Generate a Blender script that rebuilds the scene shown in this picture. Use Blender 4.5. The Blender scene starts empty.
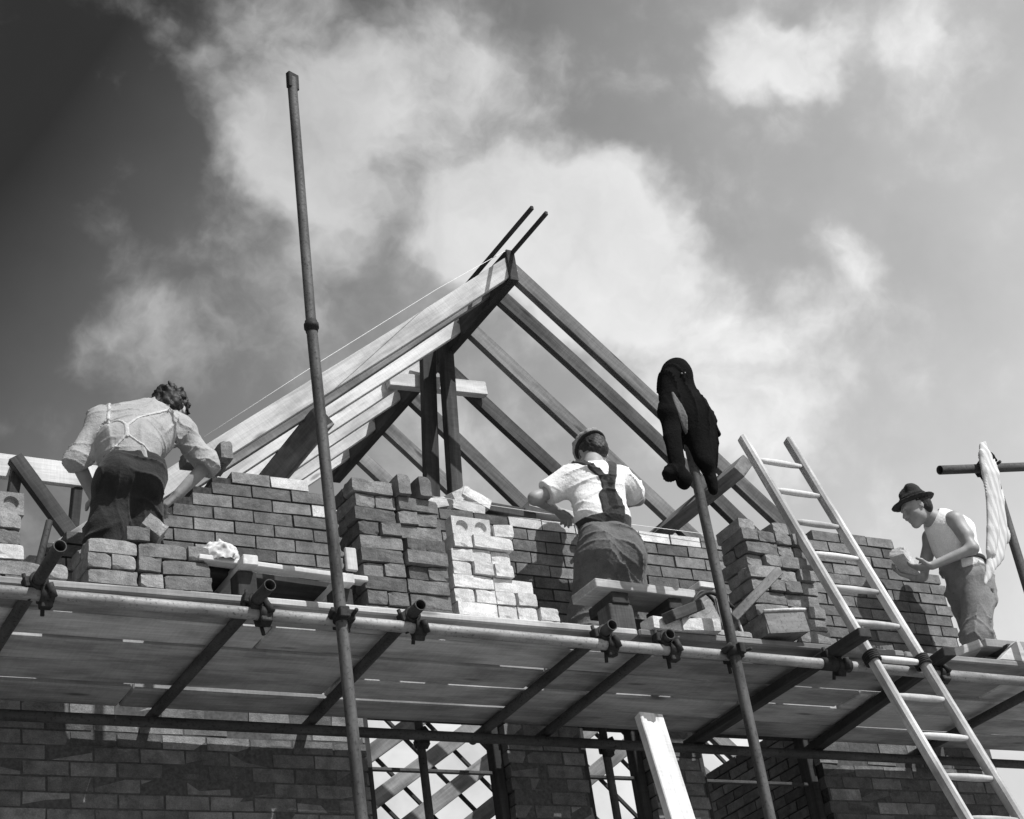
import bpy, bmesh, math, random
import numpy as np
from mathutils import Vector, Matrix, Quaternion
random.seed(7); rng = np.random.default_rng(7)
R = math.radians
sc = bpy.context.scene
COL = sc.collection

# ------------------------------------------------------------------ camera
F, W = 1794.3, 1024.0
yaw, pit, rol = R(33.003), R(28.955), R(-9.0635)
fw = Vector((math.sin(yaw)*math.cos(pit), math.cos(yaw)*math.cos(pit), math.sin(pit)))
rt0 = Vector((math.cos(yaw), -math.sin(yaw), 0)); up0 = rt0.cross(fw)
rt = rt0*math.cos(rol) + up0*math.sin(rol); up = -rt0*math.sin(rol) + up0*math.cos(rol)
cam_d = bpy.data.cameras.new('camera'); cam = bpy.data.objects.new('camera', cam_d); COL.objects.link(cam)
cam.matrix_world = Matrix(((rt.x, up.x, -fw.x, 0), (rt.y, up.y, -fw.y, 0), (rt.z, up.z, -fw.z, 1.6), (0, 0, 0, 1)))
cam_d.sensor_width = 36; cam_d.lens = F/W*36; cam_d.clip_start = .05; cam_d.clip_end = 3000
sc.camera = cam

# ------------------------------------------------------------------ sun and sky
EL, AZ = R(51), R(157)
sdir = Vector((math.sin(AZ)*math.cos(EL), math.cos(AZ)*math.cos(EL), math.sin(EL)))
sl = bpy.data.lights.new('sun', 'SUN'); sl.energy = 4.9; sl.angle = R(.5); sl.color = (1, 1, 1)
so = bpy.data.objects.new('sun', sl); COL.objects.link(so); so.rotation_euler = sdir.to_track_quat('Z', 'Y').to_euler()
wd = bpy.data.worlds.new('World'); sc.world = wd; wd.use_nodes = True
nt = wd.node_tree; nt.nodes.clear()

class NG:
    """small helper to write node graphs"""
    def __init__(s, tree): s.t = tree
    def n(s, typ, **kw):
        x = s.t.nodes.new(typ)
        for k, v in kw.items(): setattr(x, k, v)
        return x
    def link(s, a, b): s.t.links.new(a, b)
    def put(s, sock, v):
        if isinstance(v, bpy.types.NodeSocket): s.link(v, sock)
        else: sock.default_value = v
    def math(s, op, a, b=0.0, c=None, clamp=False):
        m = s.n('ShaderNodeMath', operation=op, use_clamp=clamp)
        s.put(m.inputs[0], a); s.put(m.inputs[1], b)
        if c is not None: s.put(m.inputs[2], c)
        return m.outputs[0]
    def vmath(s, op, a, b=None, scale=None):
        m = s.n('ShaderNodeVectorMath', operation=op)
        s.put(m.inputs[0], a)
        if b is not None: s.put(m.inputs[1], b)
        if scale is not None: s.put(m.inputs['Scale'], scale)
        return m.outputs['Value'] if op in ('DOT_PRODUCT', 'LENGTH') else m.outputs[0]
    def noise(s, vec, scale, detail=4, rough=.55, dist=0.0):
        x = s.n('ShaderNodeTexNoise'); s.link(vec, x.inputs['Vector'])
        x.inputs['Scale'].default_value = scale; x.inputs['Detail'].default_value = detail
        x.inputs['Roughness'].default_value = rough; x.inputs['Distortion'].default_value = dist
        return x
    def mapr(s, v, a, b, c=0.0, d=1.0, smooth=False):
        m = s.n('ShaderNodeMapRange'); m.interpolation_type = 'SMOOTHSTEP' if smooth else 'LINEAR'
        s.put(m.inputs[0], v)
        for i, q in enumerate((a, b, c, d)): s.put(m.inputs[i+1], q)
        return m.outputs[0]
    def mix(s, f, a, b):
        m = s.n('ShaderNodeMix', data_type='RGBA'); s.put(m.inputs[0], f)
        for sock, v in ((m.inputs[6], a), (m.inputs[7], b)):
            s.put(sock, (v, v, v, 1) if isinstance(v, (int, float)) else v)
        return m.outputs[2]

g = NG(nt)
tc = g.n('ShaderNodeTexCoord'); D = tc.outputs['Generated']
sky = g.n('ShaderNodeTexSky'); sky.sky_type = 'NISHITA'; sky.sun_disc = False
sky.sun_elevation = EL; sky.sun_rotation = AZ; sky.altitude = 0
sep = g.n('ShaderNodeSeparateColor'); g.link(sky.outputs[0], sep.inputs[0])
red = sep.outputs[0]                                   # a red filter on the lens darkens clear sky
nz1 = g.noise(D, 9.0, 5, .6)
warp = g.vmath('SCALE', g.vmath('SUBTRACT', nz1.outputs['Color'], (.5, .5, .5)), scale=.09)
DW = g.vmath('NORMALIZE', g.vmath('ADD', D, warp))
big = g.noise(D, 8.5, 12, .56, .0).outputs[0]
fine = g.noise(DW, 24.0, 10, .55).outputs[0]
blobs = [  # direction, radius (deg), weight
    ((.334, .690, .643), 3.1, .32), ((.345, .678, .650), 4.0, .14), ((.375, .695, .613), 3.0, .26), ((.356, .722, .593), 2.4, .26), ((.398, .660, .638), 2.4, .16), ((.437, .633, .640), 2.2, .34),
    ((.474, .678, .562), 2.7, .62), ((.505, .667, .549), 2.5, .50), ((.452, .682, .576), 2.2, .46), ((.440, .697, .566), 2.0, .30), ((.530, .660, .532), 2.1, .28), ((.553, .660, .508), 2.4, .14),
    ((.557, .556, .617), 1.4, .54), ((.580, .540, .609), 1.2, .50), ((.619, .503, .603), 1.1, .26), ((.640, .500, .583), 2.0, .12),
    ((.606, .607, .512), 1.7, .36), ((.630, .595, .500), 1.5, .26), ((.585, .663, .468), 2.8, .46), ((.660, .600, .45), 3, .16), ((.285, .800, .528), 1.8, .32), ((.25, .78, .573), 1.6, .12),
    ((.44, .685, .58), 8.0, .14), ((.59, .63, .50), 6, .10), ((.45, .85, .28), 6, .55), ((.62, .74, .28), 6, .45), ((-.3, .8, .45), 14, .7), ((.9, .1, .4), 16, .8), ((.5, -.7, .5), 18, .6), ((-.7, -.3, .5), 16, .6)]
tot = None
for c, deg, w in blobs:
    c = Vector(c).normalized()
    v = g.mapr(g.vmath('DOT_PRODUCT', DW, tuple(c)), math.cos(R(deg*1.45)), math.cos(R(deg*.1)), 0.0, w, True)
    tot = v if tot is None else g.math('ADD', tot, v)
dens = g.math('ADD', tot, g.math('MULTIPLY', g.math('SUBTRACT', big, .5), 1.55))
dens = g.math('ADD', dens, g.math('MULTIPLY', g.math('SUBTRACT', fine, .5), .85))
mask = g.mapr(dens, .04, .86, 0, 1, True)
# clear sky: dark away from the sun's side and high up, lighter towards the horizon
fit = g.math('ADD', g.math('MULTIPLY', g.vmath('DOT_PRODUCT', D, tuple(rt0)), .676), .702)
fit = g.math('SUBTRACT', fit, g.math('MULTIPLY', g.vmath('DOT_PRODUCT', D, (0, 0, 1)), .7786))
fit = g.math('MINIMUM', g.math('MAXIMUM', g.math('SUBTRACT', g.math('MULTIPLY', fit, 1.22), .055), .022), .70)
base = g.math('ADD', g.math('MULTIPLY', fit, g.mapr(big, .3, .7, .90, 1.14)), g.math('MULTIPLY', red, .012))
clv = g.math('ADD', g.mapr(fit, .03, .45, .46, .88), g.math('MULTIPLY', g.math('SUBTRACT', fine, .5), .35))
bg = g.n('ShaderNodeBackground'); out = g.n('ShaderNodeOutputWorld')
g.link(g.mix(mask, base, clv), bg.inputs[0]); bg.inputs[1].default_value = 1.0
g.link(bg.outputs[0], out.inputs[0])
sc.view_settings.view_transform = 'Standard'; sc.view_settings.look = 'None'
sc.view_settings.exposure = 0; sc.view_settings.gamma = 1
sc.cycles.use_denoising = True
sc.cycles.max_bounces = 6

# ------------------------------------------------------------------ materials
def newmat(name, rough=.85, spec=.25):
    m = bpy.data.materials.new(name); m.use_nodes = True
    b = m.node_tree.nodes['Principled BSDF']; b.inputs['Roughness'].default_value = rough
    b.inputs['Specular IOR Level'].default_value = spec
    return m, NG(m.node_tree), b

def bump(q, b, h, dist, strength=1.0):
    x = q.n('ShaderNodeBump'); x.inputs['Distance'].default_value = dist; x.inputs['Strength'].default_value = strength
    q.link(h, x.inputs['Height']); q.link(x.outputs[0], b.inputs['Normal'])

def wood(name, lo, hi, var=.12, stain=.35, rough=.85, gs=1.0):
    """grain along local X, knots, dirt stains and a tone of its own for every piece"""
    m, q, b = newmat(name, rough, .2)
    tc = q.n('ShaderNodeTexCoord'); oi = q.n('ShaderNodeObjectInfo')
    off = q.vmath('SCALE', (13.7, 7.3, 5.1), scale=oi.outputs['Random'])
    P = q.vmath('ADD', tc.outputs['Object'], off)
    gr = q.noise(q.vmath('MULTIPLY', P, (1.6*gs, 34*gs, 34*gs)), 1.0, 6, .65, .6).outputs[0]
    saw = q.noise(q.vmath('MULTIPLY', P, (90, 9, 9)), 1.0, 2, .5).outputs[0]
    blot = q.noise(q.vmath('MULTIPLY', P, (2.2, 7, 7)), 1.0, 5, .6).outputs[0]
    vo = q.n('ShaderNodeTexVoronoi'); q.link(q.vmath('MULTIPLY', P, (1.9, 7.5, 7.5)), vo.inputs['Vector']); vo.inputs['Scale'].default_value = 1
    knot = q.mapr(vo.outputs['Distance'], .05, .16, .45, 1.0, True)
    t = q.math('ADD', q.math('MULTIPLY', gr, .75), q.math('MULTIPLY', saw, .25))
    c = q.mapr(t, .3, .7, lo, hi)
    c = q.math('MULTIPLY', c, q.mapr(blot, .35, .62, 1-stain, 1.0, True))
    c = q.math('MULTIPLY', c, knot)
    c = q.math('MULTIPLY', c, q.mapr(oi.outputs['Random'], 0, 1, 1-var, 1+var))
    q.link(c, b.inputs['Base Color']); bump(q, b, t, .004, .8)
    return m

def brickmat(name, lo, hi, island=False, rough=.92, dirt=.35, bd=.006):
    m, q, b = newmat(name, rough, .15)
    tc = q.n('ShaderNodeTexCoord')
    if island: rnd = q.n('ShaderNodeNewGeometry').outputs['Random Per Island']
    else: rnd = q.n('ShaderNodeObjectInfo').outputs['Random']
    P = q.vmath('ADD', tc.outputs['Object'], q.vmath('SCALE', (9.1, 5.3, 7.7), scale=rnd))
    n1 = q.noise(P, 16, 6, .65).outputs[0]; n2 = q.noise(P, 160, 3, .7).outputs[0]; n3 = q.noise(P, 45, 5, .7).outputs[0]
    c = q.mapr(rnd, 0, 1, lo, hi)
    c = q.math('MULTIPLY', c, q.mapr(n1, .35, .65, 1-dirt, 1.12))
    c = q.math('MULTIPLY', c, q.mapr(n2, .3, .7, .72, 1.2))
    c = q.math('MULTIPLY', c, q.mapr(n3, .62, .72, 1.0, 1.45, True))
    n4 = q.noise(tc.outputs['Object'], 2.3, 6, .6).outputs[0]; c = q.math('MULTIPLY', c, q.mapr(n4, .35, .65, .72, 1.15))
    q.link(c, b.inputs['Base Color'])
    h = q.math('ADD', q.math('MULTIPLY', n2, .35), n3); bump(q, b, h, bd, .9)
    return m

def cloth(name, lo, hi, scale=28, rough=.95, weave=900):
    m, q, b = newmat(name, rough, .08)
    tc = q.n('ShaderNodeTexCoord'); P = tc.outputs['Object']
    n0 = q.noise(P, 9, 4, .6).outputs[0]; n1 = q.noise(P, 60, 5, .65).outputs[0]; n2 = q.noise(P, weave*.35, 2, .5).outputs[0]
    st = q.noise(P, 24, 6, .6, .8).outputs[0]
    c = q.math('MULTIPLY', q.mapr(n0, .3, .7, lo*.5+hi*.5-(hi-lo)*.4, hi), q.mapr(n2, .3, .7, .82, 1.18))
    c = q.math('MULTIPLY', c, q.mapr(st, .60, .72, 1.0, .72, True))
    q.link(c, b.inputs['Base Color'])
    bump(q, b, q.math('ADD', n1, q.math('MULTIPLY', n2, .25)), .007, .8)
    b.inputs['Sheen Weight'].default_value = .12
    return m

def metal(name, lo, hi, rough=.55, met=.35):
    m, q, b = newmat(name, rough, .4)
    tc = q.n('ShaderNodeTexCoord'); oi = q.n('ShaderNodeObjectInfo')
    P = q.vmath('ADD', tc.outputs['Object'], q.vmath('SCALE', (3, 7, 11), scale=oi.outputs['Random']))
    n1 = q.noise(q.vmath('MULTIPLY', P, (3, 14, 14)), 1, 6, .65).outputs[0]; n2 = q.noise(P, 70, 4, .7).outputs[0]
    c = q.mapr(n1, .35, .65, lo, hi)
    c = q.math('MULTIPLY', c, q.mapr(n2, .55, .68, 1.0, .45, True))
    q.link(c, b.inputs['Base Color']); b.inputs['Metallic'].default_value = met
    q.link(q.mapr(n2, .3, .7, rough-.1, rough+.2), b.inputs['Roughness']); bump(q, b, n2, .002, .6)
    return m

def plain(name, lo, hi, scale=30, rough=.6, spec=.3, sss=0.0):
    m, q, b = newmat(name, rough, spec)
    tc = q.n('ShaderNodeTexCoord')
    n1 = q.noise(tc.outputs['Object'], scale, 4, .6).outputs[0]
    q.link(q.mapr(n1, .3, .7, lo, hi), b.inputs['Base Color']); bump(q, b, n1, .003, .4)
    return m

M_board = wood('weathered_board', .32, .52, .46, .40, gs=2.2)
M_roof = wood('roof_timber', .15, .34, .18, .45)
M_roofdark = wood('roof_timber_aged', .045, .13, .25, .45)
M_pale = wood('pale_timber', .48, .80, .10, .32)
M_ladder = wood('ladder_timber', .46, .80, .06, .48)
M_darkwood = wood('dark_timber', .03, .08, .2)
M_tube = metal('scaffold_tube', .10, .27, .6, .12)
M_tubedark = metal('scaffold_tube_rusty', .035, .09, .75, .1)
M_pole = metal('weathered_pole', .035, .12, .65, .1)
M_ledger = metal('worn_ledger_tube', .17, .40, .6, .12)
M_midroof = wood('roof_timber_grey', .08, .20, .2, .5)
M_sawn = wood('rough_sawn_timber', .36, .62, .1, .35)
M_iron = metal('coupler_iron', .012, .035, .7, .2)
M_zinc = metal('galvanised_sheet', .10, .24, .6, .2)
M_brickwall = brickmat('wall_brick', .12, .29, True)
M_brickpalew = brickmat('pale_wall_brick', .54, .76, True, dirt=.15, bd=.0025)
M_brick = brickmat('loose_brick', .12, .26)
M_brickpale = brickmat('pale_brick', .54, .76, dirt=.2, bd=.0022)
M_brickmid = brickmat('mixed_brick', .17, .38)
M_mortar = plain('mortar', .03, .075, 60, .95, .1)
M_mortarpale = plain('wet_mortar', .4, .75, 45, .9, .2)
M_skin = plain('skin', .27, .36, 12, .55, .35)
M_skint = plain('tanned_skin', .26, .38, 12, .5, .4)
M_hair = plain('dark_hair', .008, .03, 90, .6, .4)
M_shirt = cloth('work_shirt', .30, .42)
M_tee = cloth('white_cotton', .78, .9)
M_trou = cloth('dark_trousers', .018, .04)
M_trou2 = cloth('denim', .09, .17)
M_trou3 = cloth('grey_trousers', .16, .26)
M_strap = cloth('dark_strap', .035, .06)
M_pstrap = cloth('pale_strap', .46, .56)
M_black = cloth('black_cloth', .004, .009)
M_black.node_tree.nodes['Principled BSDF'].inputs['Sheen Weight'].default_value = .0
M_lining = cloth('grey_lining', .10, .18)
M_felt = cloth('dark_felt', .02, .04)
M_felt2 = cloth('felt_band', .008, .014)
M_capm = cloth('cap_cloth', .26, .38)
M_leather = plain('boot_leather', .02, .05, 30, .6, .3)
M_canvas = cloth('canvas', .14, .5, 20)
M_string = plain('string', .75, .9, 50)

# ------------------------------------------------------------------ object helpers
def link(o): COL.objects.link(o); return o
def tag(o, label=None, cat=None, group=None, kind=None):
    if label: o['label'] = label
    if cat: o['category'] = cat
    if group: o['group'] = group
    if kind: o['kind'] = kind
    return o
def empty(name, loc, label=None, cat=None, group=None):
    o = link(bpy.data.objects.new(name, None)); o.location = loc; o.empty_display_size = .1
    return tag(o, label, cat, group)
def place(o, Mw, parent=None):
    """world matrix Mw under a parent that is only moved, or under any parent by its own matrix"""
    if parent is not None:
        o.parent = parent
        pm = parent['_m'] if '_m' in parent else None
        P = parent.matrix_basis.copy()
        q = parent
        while q.parent is not None:
            q = q.parent; P = q.matrix_basis @ P
        o.matrix_basis = P.inverted() @ Mw
    else: o.matrix_basis = Mw
    return o
def from_bm(name, bm, mats, Mw=None, parent=None, smooth=False):
    me = bpy.data.meshes.new(name); bm.normal_update(); bm.to_mesh(me); bm.free()
    for m in (mats if isinstance(mats, (list, tuple)) else [mats]): me.materials.append(m)
    if smooth: me.polygons.foreach_set('use_smooth', [True]*len(me.polygons))
    o = link(bpy.data.objects.new(name, me))
    return place(o, Mw or Matrix.Identity(4), parent)
def frame(p0, p1, upv=(0, 0, 1), roll=0):
    p0, p1 = Vector(p0), Vector(p1); x = (p1-p0).normalized(); u = Vector(upv)
    if abs(x.dot(u)) > .98: u = Vector((0, 1, 0))
    z = (u - x*x.dot(u)).normalized(); y = z.cross(x)
    m = Matrix((x, y, z)).transposed().to_4x4()
    if roll: m = m @ Matrix.Rotation(roll, 4, 'X')
    m.translation = (p0+p1)/2
    return m, (p1-p0).length
def box_bm(L, w, h, bev=.003, bm=None, M=None, segs=1, wob=0):
    b = bmesh.new(); bmesh.ops.create_cube(b, size=1)
    for v in b.verts: v.co = Vector((v.co.x*L, v.co.y*w, v.co.z*h))
    if segs > 1:
        es = [e for e in b.edges if abs((e.verts[0].co-e.verts[1].co).x) > L*.5]
        bmesh.ops.subdivide_edges(b, edges=es, cuts=segs-1, use_grid_fill=True)
    if bev: bmesh.ops.bevel(b, geom=[e for e in b.edges if e.calc_face_angle(0) > .5], offset=bev, segments=1, affect='EDGES', clamp_overlap=True)
    if wob:
        ph = [random.uniform(0, 6) for _ in range(4)]
        for v in b.verts:
            v.co.y += wob*math.sin(v.co.x*2.1+ph[0]); v.co.z += wob*math.sin(v.co.x*1.7+ph[1])
    if M is not None: bmesh.ops.transform(b, matrix=M, verts=b.verts)
    if bm is None: return b
    me = bpy.data.meshes.new('tmp'); b.to_mesh(me); b.free(); bm.from_mesh(me); bpy.data.meshes.remove(me)
    return bm
def beam(name, p0, p1, w, h, mat, parent=None, upv=(0, 0, 1), roll=0, bev=.004, wob=0.0):
    """w across (local Y), h along local Z"""
    m, L = frame(p0, p1, upv, roll)
    return from_bm(name, box_bm(L, w, h, bev, segs=10 if wob else 1, wob=wob), mat, m, parent)
def lathe_x(prof, n=20, bm=None, M=None):
    """profile [(x, r)...] turned about local X; r = 0 closes an end"""
    b = bmesh.new(); rings = []
    for x, r in prof:
        if r <= 0: rings.append([b.verts.new((x, 0, 0))])
        else: rings.append([b.verts.new((x, r*math.cos(2*math.pi*i/n), r*math.sin(2*math.pi*i/n))) for i in range(n)])
    for A, B in zip(rings, rings[1:]):
        for i in range(n):
            j = (i+1) % n
            if len(A) == 1: b.faces.new((A[0], B[j], B[i]))
            elif len(B) == 1: b.faces.new((A[i], A[j], B[0]))
            else: b.faces.new((A[i], A[j], B[j], B[i]))
    bmesh.ops.recalc_face_normals(b, faces=b.faces)
    for f in b.faces: f.smooth = True
    if M is not None: bmesh.ops.transform(b, matrix=M, verts=b.verts)
    if bm is None: return b
    me = bpy.data.meshes.new('tmp'); b.to_mesh(me); b.free(); bm.from_mesh(me); bpy.data.meshes.remove(me)
    return bm
def tube(name, p0, p1, r, mat, parent=None, wall=.004, n=22):
    m, L = frame(p0, p1); h = L/2
    prof = [(-h+.25*min(1, L), 0), (-h+.25*min(1, L), r-wall), (-h, r-wall), (-h, r)]
    k = 6
    for i in range(1, k): prof.append((-h+L*i/k, r))
    prof += [(h, r), (h, r-wall), (h-.25*min(1, L), r-wall), (h-.25*min(1, L), 0)]
    o = from_bm(name, lathe_x(prof, n), mat, m, parent)
    o.data.set_sharp_from_angle(angle=R(50))
    return o
def wire(name, pts, r, mat, parent=None, n=6):
    bm = bmesh.new(); pts = [Vector(p) for p in pts]; rings = []
    for i, p in enumerate(pts):
        d = (pts[min(i+1, len(pts)-1)] - pts[max(i-1, 0)]).normalized()
        m = d.to_track_quat('X', 'Z').to_matrix()
        rings.append([bm.verts.new(p + m @ Vector((0, r*math.cos(2*math.pi*k/n), r*math.sin(2*math.pi*k/n)))) for k in range(n)])
    for A, B in zip(rings, rings[1:]):
        for k in range(n): bm.faces.new((A[k], A[(k+1) % n], B[(k+1) % n], B[k]))
    bm.faces.new(rings[0][::-1]); bm.faces.new(rings[-1])
    return from_bm(name, bm, mat, None, parent, True)

# ------------------------------------------------------------------ implicit surfaces (people, cloth)
class Vol:
    def __init__(s, lo, hi, h):
        s.lo = np.array(lo, np.float32); s.h = h
        s.n = np.ceil((np.array(hi)-np.array(lo))/h).astype(int)+1
        s.F = np.full(s.n, .12, np.float32)
    def sl(s, lo, hi, pad):
        a = np.clip(np.floor((np.array(lo)-pad-s.lo)/s.h).astype(int), 0, s.n-1)
        b = np.clip(np.ceil((np.array(hi)+pad-s.lo)/s.h).astype(int)+1, 1, s.n)
        return tuple(slice(x, y) for x, y in zip(a, b)), a
    def pts(s, a, sl):
        ax = [s.lo[i] + s.h*np.arange(sl[i].start, sl[i].stop, dtype=np.float32) for i in range(3)]
        return np.stack(np.meshgrid(*ax, indexing='ij'), -1)
    def op(s, prim, k=.02, mode='u', disp=None):
        f, lo, hi = prim
        sl, a = s.sl(lo, hi, .05+k)
        if any(x.stop <= x.start for x in sl): return s
        P = s.pts(a, sl); d = f(P)
        if disp is not None: d = d + disp(P)
        G = s.F[sl]
        if mode == 'u':
            h = np.clip(.5+.5*(G-d)/k, 0, 1); G[...] = G*(1-h)+d*h-k*h*(1-h)
        else:                                     # carve
            d = -d; h = np.clip(.5-.5*(G-d)/k, 0, 1); G[...] = G*(1-h)+d*h+k*h*(1-h)
        return s
    def all_pts(s):
        sl = tuple(slice(0, n) for n in s.n); return s.pts(None, sl)
    def mesh(s, F=None):
        F = s.F if F is None else F
        S = F < 0
        cnt = np.zeros(np.array(S.shape)-1, np.int8); offs = [(i, j, k) for i in (0, 1) for j in (0, 1) for k in (0, 1)]
        n0, n1, n2 = S.shape
        for i, j, k in offs: cnt += S[i:n0-1+i, j:n1-1+j, k:n2-1+k]
        idx = np.argwhere((cnt > 0) & (cnt < 8))
        if len(idx) == 0: return np.zeros((0, 3)), []
        val = {o: F[idx[:, 0]+o[0], idx[:, 1]+o[1], idx[:, 2]+o[2]] for o in offs}
        acc = np.zeros((len(idx), 3)); num = np.zeros(len(idx))
        for ax in range(3):
            for o in offs:
                if o[ax]: continue
                e = list(o); e[ax] = 1; e = tuple(e)
                a, b = val[o], val[e]; x = (a < 0) != (b < 0)
                t = np.where(x, a/np.where(x, a-b, 1), 0)
                p = np.array(o, float)[None].repeat(len(idx), 0); p[:, ax] = t
                acc += p*x[:, None]; num += x
        V = s.lo + s.h*(idx + acc/num[:, None])
        im = np.full(cnt.shape, -1, np.int32); im[tuple(idx.T)] = np.arange(len(idx))
        Q = []
        for ax in range(3):
            u, v = [(1, 2), (2, 0), (0, 1)][ax]
            A = np.take(S, range(0, S.shape[ax]-1), ax); B = np.take(S, range(1, S.shape[ax]), ax)
            e = np.argwhere(A != B)
            e = e[(e[:, u] > 0) & (e[:, v] > 0) & (e[:, u] < cnt.shape[u]) & (e[:, v] < cnt.shape[v])]
            def c(du, dv):
                q = e.copy(); q[:, u] -= du; q[:, v] -= dv; return im[tuple(q.T)]
            q = np.stack([c(1, 1), c(0, 1), c(0, 0), c(1, 0)], 1)
            inside = A[tuple(e.T)]
            q[~inside] = q[~inside][:, ::-1]
            Q.append(q)
        Q = np.concatenate(Q); Q = Q[(Q >= 0).all(1)]
        return V, Q
    def obj(s, name, mat, parent=None, F=None, origin=None, one=False):
        V, Q = s.mesh(F)
        if one and len(Q):
            lab = np.arange(len(V))
            for _ in range(200):
                m = lab[Q].min(1); new = lab.copy()
                for c_ in range(4): np.minimum.at(new, Q[:, c_], m)
                new = new[new]
                if (new == lab).all(): break
                lab = new
            big_ = np.bincount(lab[Q[:, 0]]).argmax(); Q = Q[lab[Q[:, 0]] == big_]
            used = np.unique(Q); mp = np.full(len(V), -1); mp[used] = np.arange(len(used)); V = V[used]; Q = mp[Q]
        if origin is not None: V = V - np.array(origin)
        me = bpy.data.meshes.new(name); me.vertices.add(len(V)); me.vertices.foreach_set('co', V.astype(np.float32).ravel())
        me.loops.add(len(Q)*4); me.loops.foreach_set('vertex_index', Q.astype(np.int32).ravel())
        me.polygons.add(len(Q)); me.polygons.foreach_set('loop_start', np.arange(0, len(Q)*4, 4, dtype=np.int32))
        me.polygons.foreach_set('use_smooth', np.ones(len(Q), bool))
        me.update(calc_edges=True); me.validate()
        for m in (mat if isinstance(mat, (list, tuple)) else [mat]): me.materials.append(m)
        o = link(bpy.data.objects.new(name, me))
        if origin is not None and parent is None: o.location = origin
        elif parent is not None: place(o, Matrix.Translation(Vector(origin if origin is not None else (0, 0, 0))), parent)
        return o

def A_(x): return np.array(x, np.float32)
def cone(a, b, ra, rb, sq=None):
    """round cone; sq=(direction, factor>1 flattens the section along that direction)"""
    a, b = A_(a), A_(b); ab = b-a; L2 = max(float(ab@ab), 1e-9); rm = max(ra, rb)
    def f(P):
        Q = P-a; t = np.clip((Q@ab)/L2, 0, 1); d = Q-t[..., None]*ab
        if sq is not None:
            n = A_(sq[0]); n = n/np.linalg.norm(n); d = d+(d@n)[..., None]*n*(sq[1]-1)
        return np.sqrt((d*d).sum(-1))-(ra+(rb-ra)*t)
    return f, np.minimum(a, b)-rm, np.maximum(a, b)+rm
def ell(c, r, axes=None):
    c, r = A_(c), A_(r); M3 = np.eye(3, dtype=np.float32) if axes is None else A_(axes)
    def f(P):
        q = (P-c)@M3.T; k0 = np.sqrt(((q/r)**2).sum(-1)); k1 = np.sqrt(((q/r/r)**2).sum(-1))+1e-6
        return k0*(k0-1)/k1
    m = float(r.max()); return f, c-m, c+m
def folds(amp, d1, fr, d2, fr2=7.0, seed=0.0):
    """crumples: ridges across d1, bent along d2"""
    d1, d2 = A_(d1), A_(d2)
    def f(P):
        u = P@d1; v = P@d2
        w = np.sin(u*fr+2.2*np.sin(v*fr2+seed)+seed*1.7)
        w2 = np.sin(u*fr*.53-1.8*np.sin(v*fr2*1.7+seed*2)+seed)
        return amp*(w*.6+w2*.6-np.abs(w*w2)*.5)
    return f
def lumps(amp, fr, seed=0.0):
    def f(P):
        x, y, z = P[..., 0]*fr, P[..., 1]*fr, P[..., 2]*fr
        return amp*(np.sin(x+1.3*np.sin(y*.9+seed)+seed)*np.sin(y*1.1+1.1*np.sin(z*1.2+seed))*np.sin(z*.9+1.2*np.sin(x*1.1)+seed*.5)*1.6 + .5*np.sin(2.3*x+seed+y)*np.sin(2.1*z-y*1.3))
    return f
def creases(amp, d1, fr, d2, fr2=7.0, seed=0.0, p=4):
    """narrow raised folds that come and go"""
    d1, d2 = A_(d1), A_(d2)
    def f(P):
        u = P@d1; v = P@d2
        w = u*fr+1.9*np.sin(v*fr2+seed)+1.2*np.sin(v*fr2*.43+u*fr*.3+seed*2)
        m = .5+.5*np.sin(u*fr*.31+v*fr2*1.3+seed*3)
        return -amp*(1-np.abs(np.sin(w)))**p*m
    return f
def cut(F, P, a, b, t, reach=.13):
    """end a sleeve in a flat hem at fraction t of the limb a-b"""
    a, b = A_(a), A_(b); d = (b-a)/np.linalg.norm(b-a); c = a+(b-a)*t
    q = (P-c)@d; rad = np.linalg.norm((P-c)-q[..., None]*d, axis=-1)
    return np.where((rad < reach) & (q > -.02) & (q < .16), np.maximum(F, q), F)
def unit(v): v = np.array(v, float); return v/np.linalg.norm(v)
def rot_about(v, ax, ang):
    return np.array(Quaternion(Vector(ax), ang) @ Vector(v))

def add_hand(vol, wrist, d, palm, side=1, s=1.0, curl=.55, k=.007):
    """wrist point, finger direction, palm-facing normal; side puts the thumb on +across or -across"""
    d = unit(d); palm = unit(np.array(palm)-d*np.dot(palm, d)); acr = np.cross(d, palm)*side
    wrist = np.array(wrist, float)
    for i, (o, L) in enumerate(zip((.030, .010, -.010, -.028), (.072, .080, .074, .058))):
        k0 = wrist + d*.02*s + acr*o*.55*s; k1 = wrist + d*(.088-.004*abs(i-1))*s + acr*o*s
        vol.op(cone(k0, k1, .015*s, .0125*s, (palm, 1.1)), .012)
        p = k1; cd = d.copy(); r = .0098*s
        for j, fr in enumerate((.45, .31, .24)):
            cd = rot_about(cd, np.cross(d, palm), curl*(.75+.25*j)*(1+.08*i))
            q = p + unit(cd)*L*fr*s; vol.op(cone(p, q, r, r*.9), .005 if j else .006); p = q; r *= .9
    b = wrist + d*.022*s + acr*.022*s; td = unit(d*.55+acr*.75+palm*.35)
    m = b + td*.05*s; vol.op(cone(b, m, .016*s, .0115*s), .010)
    td2 = unit(td+d*.7+palm*.35*curl); e = m + td2*.032*s; vol.op(cone(m, e, .0112*s, .0095*s), .006)

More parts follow.
